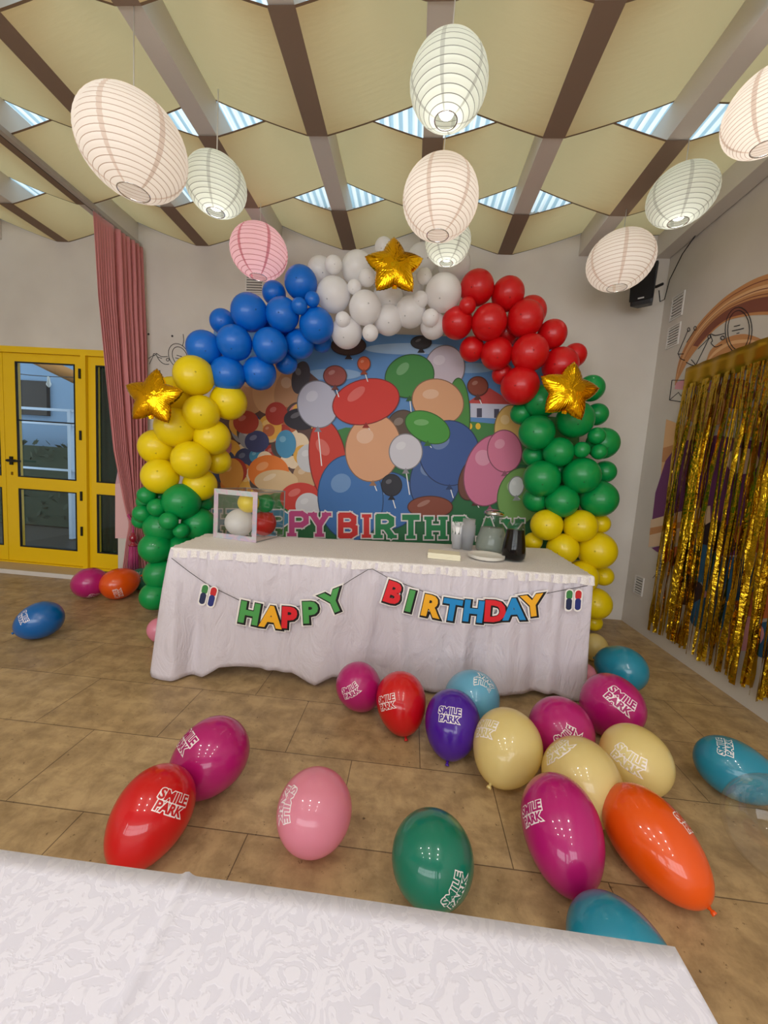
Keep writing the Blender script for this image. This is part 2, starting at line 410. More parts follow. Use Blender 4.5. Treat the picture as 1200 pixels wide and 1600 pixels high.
def lantern(px, py, y, dpx, kind, nrib, label, sq=.9, top=None):
    c = ony(px, py, y); R_ = dpx / 2 * camz(c) / F; H_ = R_ * sq
    t = thing('paper_lantern', label, 'paper lantern', c, group='round paper lanterns hung under the ceiling')
    th0 = .30; prof = []; mi = []
    for k in range(nrib + 1):
        th = th0 + (PI - 2 * th0) * k / nrib
        def P(a, s): return (R_ * math.sin(a) * s, H_ * math.cos(a))
        e = (PI - 2 * th0) / nrib * .055
        prof += [P(th - e, .992), P(th + e, .992)]; mi += [1, 0]
        if k < nrib:
            for q in (.3, .5, .7):
                prof.append(P(th + (PI - 2 * th0) / nrib * q, .992 + .02 * math.sin(PI * q))); mi.append(0)
    s = obj('paper_shade', lathe(bmesh.new(), prof, 60, mi=mi, cmi=lambda k: k % 10 == 0), list(PAPERS[kind]), t)
    s.rotation_euler[2] = random.random() * 1.0
    rr = R_ * math.sin(th0)
    for zz in (H_ * math.cos(th0), -H_ * math.cos(th0)):
        bm = bmesh.new(); tube(bm, [(rr * math.cos(a * PI / 12), rr * math.sin(a * PI / 12), zz) for a in range(25)], .003, 5, cap=False)
        obj('wire_ring', bm, CHROME, t)
    bz = -H_ * .35 if kind == 'cool' else -H_ * .1
    if kind == 'cool' : bz = -H_ * .62
    br = .036 if kind != 'cool' else .04
    hold = obj('lamp_holder', lathe(bmesh.new(), [(0, bz + br * 1.2), (.02, bz + br * 1.2), (.02, bz + br * 1.2 + .07), (0, bz + br * 1.2 + .07)], 12), WHITEPAINT, t)
    obj('bulb', lathe(bmesh.new(), [(0, bz - br), (br * .7, bz - br * .7), (br, bz), (br * .7, bz + br * .7), (br * .45, bz + br * 1.3), (0, bz + br * 1.3)], 16), BULBC if kind == 'cool' else BULBW, hold)
    bm = bmesh.new(); zt = (ZL - .0 if top is None else top) - c.z; tube(bm, [(0, 0, bz + br * 1.2 + .06), (0, 0, zt)], .003, 6)
    tube(bm, [(-rr, 0, H_ * math.cos(th0)), (rr, 0, H_ * math.cos(th0))], .002, 4)
    obj('cord', bm, CORD, t)
    return t
lantern(209, 231, 1.93, 151, 'warm', 22, 'big cream oval paper lantern, largest, at the upper left', .9)
lantern(338, 290, 2.32, 90, 'cool', 17, 'white paper lantern with bright bulb, just right of the big cream one', .92)
lantern(405, 394, 3.25, 86, 'pink', 15, 'pink paper lantern above the blue balloons', .9)
lantern(701, 131, 1.80, 120, 'cool', 15, 'white paper lantern at the top centre, bright bulb near its bottom', .92)
lantern(688, 312, 2.30, 116, 'warm', 22, 'cream paper lantern in the centre, below the topmost white one', .95)
lantern(700, 378, 3.00, 70, 'cool', 15, 'small white lantern tucked behind and below the central cream one', .95)
lantern(969, 408, 3.22, 95, 'warm', 20, 'cream paper lantern in front of the black loudspeaker', .88)
lantern(1065, 306, 2.62, 94, 'cool', 18, 'white paper lantern at the right, above the one near the loudspeaker', .86)
lantern(1204, 174, 2.0, 120, 'warm', 24, 'cream paper lantern cut off by the right edge of the photo', .93)

# ------------------------------------------------------------------ balloons
BA = 1.17
def brad(th): return math.sin(th) * (1 + .10 * math.cos(th))
def balloon_verts(r, ln=BA, seg=32, rings=20):
    bm = bmesh.new(); prof = [(0 if k in (0,) else brad(PI * .985 * k / rings) * r, math.cos(PI * .985 * k / rings) * r * ln) for k in range(rings + 1)]
    prof.append((0, prof[-1][1] - .002)); return lathe(bm, prof[::-1], seg)
def knot_bm(r, ln=BA):
    z = -r * ln; s = r / .13; bm = bmesh.new()
    return lathe(bm, [(0, z + .004), (.009 * s, z + .003), (.004 * s, z - .007 * s), (.008 * s, z - .010 * s), (.0095 * s, z - .018 * s), (.007 * s, z - .019 * s), (0, z - .012 * s)], 12)
def ballmat(name, col, transl=.22, rough=.3, coat=.8):
    return mat(name, col, rough, coat=coat, transl=transl, spec=.5, coat_rough=.04)
BC = {'red': C(222, 16, 24), 'magenta': C(196, 24, 122), 'orange': C(244, 92, 10), 'purple': C(78, 26, 168), 'pale yellow': C(250, 232, 160),
      'teal green': C(8, 132, 106), 'cyan': C(36, 148, 178), 'light blue': C(112, 188, 222), 'light pink': C(248, 164, 188), 'blue': C(0, 104, 182),
      'yellow': C(252, 226, 10), 'green': C(2, 160, 78), 'white': C(254, 253, 254), 'arch blue': C(6, 118, 226), 'arch red': C(222, 14, 22)}
def bmat(c):
    arch = c in ('arch blue', 'arch red', 'green', 'yellow', 'white')
    return ballmat('latex_' + c.replace(' ', '_'), BC[c], .4 if c in ('white', 'pale yellow', 'light pink') else .22, .38 if arch else .3, .35 if arch else .8)
INK = mat('white_ink', C(245, 238, 238), .5)
def tri_mesh(lines, off):
    bm = bmesh.new()
    for s, y, sc in lines:
        vs, fs = flat_text(s, sc, off, 0, .97)
        bv = [bm.verts.new((v.x + (v.y + y) * .0, v.y + y, 0)) for v in vs]
        for f in fs:
            try: bm.faces.new([bv[i] for i in f])
            except ValueError: pass
    bmesh.ops.triangulate(bm, faces=bm.faces[:])
    for _ in range(4):
        es = [e for e in bm.edges if e.calc_length() > .16]
        if not es: break
        bmesh.ops.subdivide_edges(bm, edges=es, cuts=1); bmesh.ops.triangulate(bm, faces=bm.faces[:])
    out = ([v.co.copy() for v in bm.verts], [[v.index for v in f.verts] for f in bm.faces]) if not bm.verts.index_update() else None
    bm.free(); return out
PRINT_BACK = tri_mesh([('SMILE', .12, 1.0), ('PARK', -.62, .88)], .11)
PRINT_FRONT = tri_mesh([('SMILE', .12, 1.0), ('PARK', -.62, .88)], .034)
def wrap(tpl, r, ln, h, lift, th0=PI / 2, spin=0):
    vs = []; cs_, sn_ = math.cos(math.radians(spin)), math.sin(math.radians(spin))
    for v in tpl[0]:
        x, y = v.x * h, (v.y + .02) * h; x, y = x * cs_ - y * sn_, x * sn_ + y * cs_
        az = x / r / max(.35, math.sin(th0)); th = th0 - (y + x * .06) / (r * ln)
        th = min(max(th, .05), PI - .05)
        q = 1 + lift / r
        vs.append((brad(th) * r * math.cos(az) * q, brad(th) * r * math.sin(az) * q, math.cos(th) * r * ln * q))
    return (vs, [], tpl[1])
GRP = 'party balloons loose on the floor'
def floor_balloon(px, py, rpx, col, neck, face, label, ln=BA, h=.33, printed=True, group=GRP, spin=0):
    """neck: world direction of the knot; face: direction the print looks at"""
    nk = Vector(neck).normalized(); k = math.sqrt((ln * nk.z) ** 2 + 1 - nk.z ** 2)
    d = ray(px, py) / F; t = CAM.z / (k * rpx / F - d.z); c = CAM + d * t; r = rpx * t / F
    e = thing('balloon', label, 'balloon', c, group=group)
    Z = -nk; th0 = PI / 2
    if len(face) == 2:      # the side of the balloon that carries the print
        A = Z.orthogonal().normalized(); B = Z.cross(A); dd = ray(px + face[0] * rpx, py + face[1] * rpx); o_ = CAM - c
        o3 = Vector((o_.dot(A), o_.dot(B), o_.dot(Z) / ln)); d3 = Vector((dd.dot(A), dd.dot(B), dd.dot(Z) / ln)).normalized()
        bq = o3.dot(d3); disc = bq * bq - (o3.dot(o3) - r * r); hp = (o3 + d3 * (-bq - math.sqrt(max(disc, 0)))).normalized()
        X = (A * hp.x + B * hp.y).normalized(); th0 = min(max(math.acos(max(-1, min(1, hp.z))), .5), 2.5)
    else: X = Vector(face); X = (X - X.dot(Z) * Z).normalized()
    Y = Z.cross(X)
    e.matrix_world = Matrix.Translation(c) @ Matrix(((X.x, Y.x, Z.x), (X.y, Y.y, Z.y), (X.z, Y.z, Z.z))).to_4x4()
    m = bmat(col)
    obj('latex_body', balloon_verts(r, ln, 48, 28), m, e)
    obj('knot', knot_bm(r, ln), m, e)
    if printed:
        hh = r * h
        p = obj('printed_outline', wrap(PRINT_BACK, r, ln, hh, .0008, th0, spin), INK, e, True); p['label'] = 'white outline of the SMILE PARK print'
        q = obj('lettering', wrap(PRINT_FRONT, r, ln, hh, .0015, th0, spin), mat('ink_' + col.replace(' ', '_'), tuple(v * .72 for v in BC[col][:3]) + (1,), .4), p, True); q['label'] = 'SMILE PARK lettering in the balloon colour'
    return e
# coordinates of directions: x right, y away, z up
FB = floor_balloon
FB(139, 911, 23, 'magenta', (-.8, .2, -.3), (.4, .85), 'magenta balloon on the floor at the foot of the yellow doors')
FB(188, 911, 23.5, 'orange', (.6, .75, .25), (-.1, .7), 'orange balloon on the floor below the pink curtain tassel', h=.3)
FB(61, 970, 27.5, 'blue', (-.75, -.45, -.45), (-.98, -.2), 'blue balloon alone on the floor at the far left', h=.3)
FB(250, 985, 17.5, 'light pink', (.2, .3, -1), (0, -1, 0), 'light pink balloon peeking out from behind the left end of the tablecloth', printed=False)
FB(224, 905, 17, 'teal green', (.8, .5, -.2), (-.6, -.3), 'teal green balloon on the floor behind the lowest green arch balloons', h=.3)
FB(562, 1074, 34, 'magenta', (.45, .2, -.7), (-.42, .2), 'magenta balloon leftmost of the row along the skirt of the party table', ln=1.17)
FB(627, 1098, 38.5, 'red', (.2, -.5, -.75), (-.62, .03), 'red balloon in the row before the table, left of the purple one', ln=1.2)
FB(735, 1090, 40, 'light blue', (-.35, .6, -.45), (.65, -.5), 'light blue balloon half hidden behind the purple one', spin=-50)
FB(706, 1131, 42, 'purple', (-.12, -.6, -.75), (-.1, -.3), 'purple balloon with knot down in front of the party table', ln=1.2, h=.33)
FB(791, 1168, 51, 'pale yellow', (-.45, -.6, -.5), (-.7, -.58), 'pale yellow balloon with yellow knot, right of the purple one', ln=1.13)
FB(878, 1142, 47, 'magenta', (.55, .5, -.7), (.2, .3), 'magenta balloon between the pale yellow ones and the right end of the table', ln=1.12)
FB(954, 1103, 45, 'magenta', (-.5, .0, -.72), (.33, -.17), 'magenta balloon with large print, at the right corner of the tablecloth', ln=1.06, h=.36)
FB(969, 1043, 33, 'cyan', (-.5, .8, -.1), (.9, .1, .3), 'cyan balloon farthest back at the right, near the end of the arch', printed=False)
FB(991, 1190, 50, 'pale yellow', (-.1, .2, -.9), (-.2, -.05), 'pale yellow balloon with print, above the orange one', ln=1.06, h=.35)
FB(911, 1220, 56, 'pale yellow', (.55, -.5, -.6), (-.7, -.85), 'pale yellow balloon squeezed between magenta and orange balloons', ln=1.1)
FB(878, 1298, 59, 'magenta', (-.02, -.95, -.55), (-.82, -.42), 'large magenta balloon with knot pointing at the white foreground table', ln=1.32, h=.30)
FB(1022, 1314, 57, 'orange', (.48, -.9, -.35), (.88, -.5), 'large orange balloon near the foreground table', ln=1.42, h=.30)
FB(1151, 1203, 42.5, 'cyan', (.85, -.5, -.15), (-.4, -.85), 'cyan balloon lying at the right edge of the floor', ln=1.28, h=.3)
FB(972, 1492, 66, 'cyan', (.85, -.6, -.1), (-.5, .8, -.5), 'cyan balloon half covered by the edge of the foreground table', ln=1.22, printed=False)
FB(327, 1184, 53, 'magenta', (-.6, -.6, -.5), (-.75, -.5), 'magenta balloon behind the red one at the left', ln=1.15)
FB(236, 1274, 57, 'red', (-.2, -.7, -.6), (.55, -.3), 'red balloon with print at the left, touching a magenta one', ln=1.22, h=.34)
FB(491, 1265, 57, 'light pink', (-.25, .75, -.55), (-.78, -.15), 'light pink balloon alone in the middle of the floor', ln=1.12, h=.33, spin=8)
FB(678, 1340, 62, 'teal green', (.35, .55, -.6), (.55, .85), 'teal green balloon alone before the foreground table', ln=1.16, h=.3)
FB(929, 1012, 19, 'pale yellow', (.2, .3, -1), (0, 1, 0), 'pale yellow balloon peeking out right of the tablecloth', printed=False)
FB(914, 1055, 16, 'light pink', (.2, .3, -1), (0, 1, 0), 'pale pink balloon peeking from behind the right end of the tablecloth', printed=False)
# clear bubble balloon
d = ray(1222, 1296) / F; t_ = CAM.z / (74 / F - d.z); c = CAM + d * t_; r = 74 * t_ / F
e = thing('bubble_balloon', 'clear transparent bubble balloon at the lower right edge', 'balloon', c)
def clear_film(name, f0=.08, f1=.75, col=(1, 1, 1, 1)):
    m = bpy.data.materials.new(name); m.use_nodes = True; nt = m.node_tree; nt.nodes.remove(nt.nodes['Principled BSDF'])
    a = nt.nodes.new('ShaderNodeBsdfTransparent'); a.inputs[0].default_value = col; g = nt.nodes.new('ShaderNodeBsdfGlossy'); g.inputs['Roughness'].default_value = .05
    lw = nt.nodes.new('ShaderNodeLayerWeight'); lw.inputs[0].default_value = .25
    mr = nt.nodes.new('ShaderNodeMapRange'); mr.inputs[3].default_value = f0; mr.inputs[4].default_value = f1; nt.links.new(lw.outputs[1], mr.inputs[0])
    x = nt.nodes.new('ShaderNodeMixShader'); nt.links.new(mr.outputs[0], x.inputs[0]); nt.links.new(a.outputs[0], x.inputs[1]); nt.links.new(g.outputs[0], x.inputs[2])
    nt.links.new(x.outputs[0], nt.nodes['Material Output'].inputs[0]); return m
FILM = clear_film('clear_film', .03, .45)
obj('film_body', lathe(bmesh.new(), [(r * math.sin(PI * k / 32), -r * math.cos(PI * k / 32)) if 0 < k < 32 else (0, -r * math.cos(PI * k / 32)) for k in range(33)], 64), FILM, e)
obj('knot', lathe(bmesh.new(), [(0, r), (.006, r), (.005, r + .02), (.012, r + .03), (0, r + .028)], 12), FILM, e)

# --------------- the balloon arch
ARCH = {
 'left yellow': ('yellow', [(303, 588, 30, 0), (273, 617, 28, 1), (315, 645, 27, 0), (358, 628, 27.5, 1), (273, 668, 30, .3), (332, 684, 27.5, .8), (246, 698, 27, 1), (298, 718, 29, 0), (341, 720, 20, 2), (251, 745, 27, .3), (312, 757, 25, 1), (300, 672, 24, 2)]),
 'left green': ('green', [(229, 774, 13.5, .2), (227, 784, 12.5, 1), (245, 793, 14, 0), (250, 777, 12, 1.2), (284, 783, 28, .3), (223, 802, 14, .5), (220, 813, 13, 1), (264, 814, 14, -.6), (252, 823, 25, .8), (283, 829, 12, -.3), (311, 818, 25, 1), (317, 787, 14, 2), (243, 856, 24, .4), (284, 858, 24, 1.1), (250, 896, 24, .6), (242, 931, 22, .3), (281, 905, 22, 1.6)]),
 'blue': ('arch blue', [(471, 443, 25, 0), (428, 458, 18, 1), (488, 468, 11.5, -.9), (468, 478, 12.5, -1), (389, 489, 28, .2), (442, 492, 25.5, 0), (494, 508, 26.5, .1), (348, 503, 19, 1.6), (367, 535, 26.5, 0), (422, 541, 26.5, 0), (468, 537, 22.5, 1), (319, 544, 26.5, .5), (357, 585, 26.5, .5), (406, 583, 25.5, .9), (447, 567, 17, 2), (503, 535, 15, 2), (432, 515, 22, 2)]),
 'white': ('white', [(521, 414, 13.5, 0), (500, 422, 20, 1.3), (522, 460, 26, .3), (558, 419, 25, 1), (554, 448, 11, -.2), (573, 434, 13, 0), (570, 482, 25, .1), (536, 499, 11.5, -.3), (542, 519, 24, .9), (579, 520, 12.5, 0), (607, 500, 22.5, 1), (606, 462, 23, 1.3), (642, 487, 23.5, .8), (663, 432, 12, .1), (657, 468, 12.5, .0), (693, 457, 28, .2), (672, 497, 13, .1), (677, 509, 20, 1.2), (658, 406, 23, 1.7), (709, 412, 25, 1.5), (600, 386, 14, 1.8), (645, 448, 17, 1.7), (595, 425, 22, 2)]),
 'red': ('arch red', [(746, 450, 26, .3), (793, 459, 25, .6), (730, 478, 13, -.4), (715, 505, 24, .6), (764, 503, 27, 0), (821, 499, 27.5, .1), (829, 488, 24, 1.5), (737, 545, 19, 1.3), (776, 552, 24.5, .8), (827, 552, 28, -.1), (863, 523, 22, .9), (897, 555, 18, 1.6), (876, 571, 27, .8), (785, 584, 16, 1.8), (813, 603, 29, .3), (790, 520, 22, 2)]),
 'right green': ('green', [(924, 607, 20, 1.3), (846, 627, 25, .7), (815, 646, 17, 1.6), (898, 655, 28, .3), (932, 647, 17, 1.7), (839, 676, 27, .4), (873, 706, 23, .2), (932, 681, 13, -.2), (909, 703, 12.5, -.4), (936, 706, 12, -.2), (941, 692, 24, 1), (833, 712, 17, 1.7), (846, 747, 28, .4), (908, 742, 28, .1), (945, 737, 17, 1.7), (838, 780, 20, 1.6), (877, 783, 25, .3), (936, 780, 28, .7), (872, 735, 20, 2)]),
 'right yellow': ('yellow', [(854, 820, 24, .4), (907, 822, 25, .3), (938, 818, 15, 1.6), (833, 846, 14, 1.6), (880, 857, 24, .3), (933, 860, 28.5, .7), (943, 900, 15, 1.7), (909, 901, 25, .4), (930, 943, 24, .7), (927, 972, 13, 1.5)]),
}
ORD = ['topmost', 'second from the top', 'third from the top', 'fourth from the top', 'fifth from the top', 'sixth from the top', 'seventh from the top', 'eighth from the top', 'ninth from the top', 'tenth from the top', 'eleventh from the top', 'twelfth from the top', 'thirteenth from the top']
ORDB = ['lowest', 'second lowest', 'third lowest', 'fourth lowest', 'fifth lowest', 'sixth lowest', 'seventh lowest', 'eighth lowest', 'ninth lowest', 'tenth lowest', 'eleventh lowest', 'twelfth lowest']
WHERE = {'left yellow': "of the arch's left yellow run", 'left green': "of the arch's left green run", 'blue': "of the arch's blue run", 'white': "of the arch's white run at its crown",
         'red': "of the arch's red run", 'right green': "of the arch's right green run", 'right yellow': "of the arch's right yellow run"}
def arch_y(px): return interp([(220, 3.0), (330, 3.12), (480, 3.3), (700, 3.38), (960, 3.4)], px)
CLN = {'arch blue': 'blue', 'arch red': 'red'}
_bmesh = {}
for key, (col, L) in ARCH.items():
    L = sorted(L, key=lambda a: a[1]); n = len(L)
    for i, (px, py, rp, lay) in enumerate(L):
        y = arch_y(px) - .12 + .11 * lay
        c = ony(px, py, y); r = rp * camz(c) / F
        size = 'small' if rp < 16 else ('medium' if rp < 22 else 'large')
        lab = '%s %s balloon, %s %s' % (size, CLN.get(col, col), ORD[i] if i < (n + 1) // 2 else ORDB[n - 1 - i], WHERE[key])
        m = bmat(col)
        if col not in _bmesh:
            b0 = obj('latex_body', balloon_verts(1, 1.04), m); k0 = obj('nipple', lathe(bmesh.new(), [(.05, 1.034), (.045, 1.046), (.02, 1.052), (0, 1.053)][::-1], 10), mat('nipple_' + col.replace(' ', '_'), tuple(v * .55 for v in BC[col][:3]) + (1,), .5))
            _bmesh[col] = (b0.data, k0.data); bpy.data.objects.remove(b0); bpy.data.objects.remove(k0)
        e = thing('arch_balloon', lab, 'balloon', c, group='%s balloons %s' % (CLN.get(col, col), WHERE[key].replace('of the', 'in the')))
        up = (CAM - c).normalized() + Vector((random.uniform(-.45, .45), 0, random.uniform(-.4, .3)))
        Z = up.normalized(); X = Z.orthogonal().normalized(); Y = Z.cross(X)
        e.matrix_world = Matrix.Translation(c) @ Matrix(((X.x, Y.x, Z.x), (X.y, Y.y, Z.y), (X.z, Y.z, Z.z))).to_4x4() @ Matrix.Scale(r, 4)
        for nm, me in zip(('latex_body', 'nipple'), _bmesh[col]):
            o = bpy.data.objects.new(nm, me); COL.objects.link(o); o.parent = e
            if col == 'white' and nm == 'latex_body' and False: pass
# ------------------------------------------------------------------ gold foil stars
def gold_material():
    m = mat('gold_foil', C(236, 176, 20), .16, metal=1); n = N(m)
    v = n.coord(scale=(1, 1, 1)); n.bump(n.noise(v, 9, 3, 1.2), .35, .03); return m
GOLD = gold_material()
def star(px, py, y, size, tilt, yaw, label):
    c = ony(px, py, y); R_ = size / 2 * camz(c) / F
    e = thing('star_balloon', label, 'foil balloon', c, group='gold foil star balloons on the arch')
    bm = bmesh.new(); NA, NR = 200, 14
    def edge(a):
        a = a % (2 * PI / 5); t = abs(a - PI / 5) / (PI / 5)      # 1 at tips, 0 at notches
        base = .62 + .38 * t ** 1.25
        return base
    front = []; back = []
    for side, store in ((-1, front), (1, back)):
        for j in range(NR + 1):
            q = j / NR; ring = []
            for k in range(NA):
                a = 2 * PI * k / NA; e_ = edge(a)
                aa = a % (2 * PI / 5); t = abs(aa - PI / 5) / (PI / 5)
                h = (1 - q ** 2.0) ** .62 * (.30 * (1 - .0 * t)) * (1 - .25 * t * q)
                h += .016 * math.sin(a * 55 + 2 * math.sin(a * 7)) * (q ** 4) * (1 - q) * 9 * (1 - t * .6)
                rr = e_ * q * (1 + (.012 * math.sin(a * 60 + 1.3) if j == NR else 0))
                if j == NR: h = .002
                ring.append(Vector((rr * math.sin(a) * R_, side * h * R_, rr * math.cos(a) * R_)))
            store.append(ring)
    fv = [[bm.verts.new(p) for p in ring] for ring in front[1:]]; bv = [[bm.verts.new(p) for p in ring] for ring in back[1:]]
    fc = bm.verts.new(front[0][0]); bc = bm.verts.new(back[0][0])
    for V, cc, s in ((fv, fc, 1), (bv, bc, -1)):
        for k in range(NA):
            k2 = (k + 1) % NA; f = (cc, V[0][k2], V[0][k]); bm.faces.new(f if s > 0 else f[::-1])
            for j in range(NR - 1):
                f = (V[j][k], V[j][k2], V[j + 1][k2], V[j + 1][k]); bm.faces.new(f if s > 0 else f[::-1])
    for k in range(NA): bm.faces.new((fv[-1][k], fv[-1][(k + 1) % NA], bv[-1][(k + 1) % NA], bv[-1][k]))
    for f in bm.faces: f.smooth = True
    obj('foil_body', bm, GOLD, e)
    bm = bmesh.new(); tz = -.6 * R_; box(bm, -.018, .018, -.001, .001, tz - .03, tz + .01); obj('filling_tab', bm, GOLD, e)
    e.rotation_euler = (math.radians(-8), math.radians(tilt), math.radians(yaw)); return e
star(616, 417, 3.02, 96, -4, 8, 'gold foil star balloon at the crown of the arch, on white balloons')
star(240, 621, 2.70, 92, 2, 8, 'gold foil star balloon on the left side of the arch, on yellow balloons')
star(888, 612, 3.0, 98, 8, 2, 'gold foil star balloon on the right side, between red and green balloons')

# ------------------------------------------------------------------ backdrop banner with printed party picture
BYP = 3.79
def bd(px, py, k=0): p = ony(px, py, BYP); return Vector((p.x, BYP - .00006 * k, p.z))
bdm = {}
def pm(name, rgb):
    if name not in bdm: bdm[name] = mat('print_' + name, C(*rgb), .6)
    return bdm[name]
BDM = [pm('sky', (92, 140, 196))]
def mi_of(rgb):
    m = pm('%d_%d_%d' % rgb, rgb)
    if m not in BDM: BDM.append(m)
    return BDM.index(m)
bm = bmesh.new(); lay = [0]
X0, X1, Z0, Z1 = -2.05, 1.24, .008, 2.61
grid(bm, lambda u, v: Vector((X0 + (X1 - X0) * u, BYP + .004 + .003 * math.sin(u * 9 + v * 4), Z0 + (Z1 - Z0) * v)), 40, 24)
def poly(pts, rgb):
    lay[0] += 1; f = bm.faces.new([bm.verts.new(bd(x, y, lay[0])) for x, y in pts]); f.material_index = mi_of(rgb)
    f.normal_update()
    if f.normal.y > 0: f.normal_flip()
def ell(cx, cy, rx, ry, rgb, rot=0, n=40, shine=True):
    ca, sa = math.cos(math.radians(rot)), math.sin(math.radians(rot))
    poly([(cx + rx * math.cos(2 * PI * k / n) * ca - ry * math.sin(2 * PI * k / n) * sa, cy + rx * math.cos(2 * PI * k / n) * sa + ry * math.sin(2 * PI * k / n) * ca) for k in range(n)], rgb)
    if shine:
        hl = tuple(min(255, int(v * .75 + 64)) for v in rgb)
        ell(cx - rx * .3 * ca, cy - ry * .35, rx * .32, ry * .22, hl, rot - 25, 24, False)
# clouds and hills
ell(640, 545, 70, 9, (150, 180, 214), 0, shine=False); ell(735, 575, 40, 8, (140, 175, 212), 0, shine=False); ell(520, 585, 45, 9, (140, 172, 208), shine=False)
poly([(470, 690), (540, 668), (620, 672), (700, 655), (770, 662), (850, 650), (905, 655), (905, 875), (330, 850), (330, 690), (400, 670)], (66, 128, 66))
poly([(480, 760), (600, 725), (720, 715), (900, 735), (905, 875), (460, 868)], (40, 104, 62))
poly([(735, 652), (735, 628), (800, 630), (800, 655)], (196, 200, 220)); poly([(728, 630), (765, 606), (806, 632)], (190, 70, 66)); poly([(745, 652), (745, 638), (753, 638), (753, 652)], (70, 70, 90)); poly([(772, 653), (772, 639), (780, 639), (780, 653)], (70, 70, 90))
for x in (722, 734, 747): ell(x, 666, 4, 5, (235, 190, 50), shine=False)
# left cluster of printed balls
poly([(330, 640), (420, 590), (470, 570), (505, 600), (520, 700), (500, 760), (330, 765)], (92, 66, 60))
rnd = random.Random(3)
for (x, y, rx, ry, c) in [(395, 610, 26, 38, (190, 140, 104)), (425, 606, 30, 42, (206, 158, 118)), (455, 612, 26, 40, (186, 140, 106)), (470, 590, 14, 26, (70, 66, 74))]: ell(x, y, rx, ry, c, 12)
pal = [(214, 128, 52), (196, 160, 118), (168, 54, 44), (206, 176, 132), (58, 66, 104), (84, 70, 66), (222, 166, 70), (150, 150, 160), (180, 98, 60), (228, 206, 176), (64, 138, 176), (196, 120, 130)]
for k in range(64):
    x = 340 + rnd.random() * 160; y = 645 + rnd.random() * 115; s = 9 + rnd.random() * 11
    ell(x, y, s, s * 1.05, pal[rnd.randrange(len(pal))])
for (x, y, rx, ry, c) in [(420, 738, 32, 27, (222, 120, 46)), (432, 752, 34, 18, (212, 182, 140)), (362, 740, 19, 24, (216, 150, 66)), (484, 716, 20, 22, (196, 196, 200)), (470, 778, 32, 24, (200, 60, 50)), (482, 790, 20, 20, (206, 206, 212)), (402, 690, 19, 17, (60, 66, 110)), (447, 694, 16, 22, (70, 140, 180)), (470, 655, 26, 17, (44, 40, 50)), (385, 660, 20, 18, (170, 60, 46))]: ell(x, y, rx, ry, c)
# large plain party balloons with strings
def bstr(x0, y0, x1, y1): poly([(x0 - .8, y0), (x0 + .8, y0), (x1 + .8, y1), (x1 - .8, y1)], (235, 235, 235))
def pb(x, y, rx, ry, c, rot=0, tail=60):
    bstr(x, y + ry, x + 6, y + ry + tail); ell(x, y, rx + 1.6, ry + 1.6, tuple(int(v * .62) for v in c), rot, shine=False); ell(x, y, rx, ry, c, rot)
    poly([(x, y + ry - 2), (x + 6, y + ry + 7), (x - 6, y + ry + 7)], tuple(int(v * .7) for v in c))
pb(513, 722, 28, 66, (198, 58, 44), -8, 20)
pb(497, 632, 31, 36, (186, 186, 204), -10)
pb(695, 575, 30, 34, (196, 184, 196), 8)
pb(716, 652, 17, 60, (74, 138, 62), 0, 10)
pb(640, 588, 38, 32, (62, 132, 62), -20)
pb(684, 628, 40, 34, (214, 160, 120), 20)
pb(630, 668, 24, 26, (92, 74, 62), 0, 10)
pb(605, 782, 46, 44, (60, 108, 172), 5, 8)
pb(548, 778, 50, 66, (62, 112, 176), -5, 6)
pb(583, 700, 42, 52, (218, 162, 124), 10, 15)
pb(572, 628, 52, 34, (206, 54, 44), -14, 10)
pb(680, 750, 38, 50, (62, 92, 150), 12, 10)
pb(702, 708, 46, 50, (58, 88, 150), -8, 20)
pb(634, 706, 25, 27, (206, 204, 214), 0, 40)
pb(668, 668, 36, 22, (70, 150, 58), 25, 10)
pb(742, 745, 22, 38, (110, 66, 54), 25, 10)
pb(765, 735, 38, 56, (206, 116, 150), 18, 20)
pb(795, 668, 22, 34, (216, 178, 104), 8, 20)
pb(788, 705, 26, 32, (212, 120, 150), -6, 20)
pb(812, 775, 34, 44, (116, 160, 84), 15, 10)
pb(806, 760, 11, 15, (222, 226, 226), 10, 5)
pb(612, 758, 15, 16, (44, 44, 54), 0, 20)
pb(672, 792, 34, 16, (134, 70, 52), 0, 6)
pb(545, 541, 26, 14, (66, 46, 42), 0, 8); pb(658, 536, 15, 9, (46, 42, 46), 0, 8); pb(569, 569, 9, 10, (206, 92, 50), 0, 18); pb(524, 588, 17, 15, (150, 74, 66), 0, 18); pb(746, 604, 15, 14, (130, 60, 40), 0, 14)
ban = thing('party_backdrop', 'wide printed party backdrop with HAPPY BIRTHDAY lettering hanging behind the white table', 'backdrop')
obj('printed_cloth', bm, BDM, ban)
# slab letters
SL = {'H': [((0, 0), (0, 1)), ((1, 0), (1, 1)), ((0, .5), (1, .5))], 'A': [((0, 0), (.5, 1)), ((.5, 1), (1, 0)), ((.2, .35), (.8, .35))],
      'P': [((0, 0), (0, 1)), ((0, 1), (.7, 1), (1, .87), (1, .6), (.7, .46), (0, .46))], 'Y': [((0, 1), (.5, .48)), ((1, 1), (.5, .48)), ((.5, .5), (.5, 0))],
      'B': [((0, 0), (0, 1)), ((0, 1), (.65, 1), (.92, .88), (.92, .65), (.65, .53), (0, .53)), ((0, 0), (.7, 0), (1, .13), (1, .4), (.7, .53))],
      'I': [((.5, 0), (.5, 1))], 'R': [((0, 0), (0, 1)), ((0, 1), (.65, 1), (.95, .87), (.95, .62), (.65, .48), (0, .48)), ((.5, .48), (1, 0))],
      'T': [((0, 1), (1, 1)), ((.5, 0), (.5, 1))], 'D': [((0, 0), (0, 1)), ((0, 1), (.6, 1), (1, .75), (1, .25), (.6, 0), (0, 0))]}
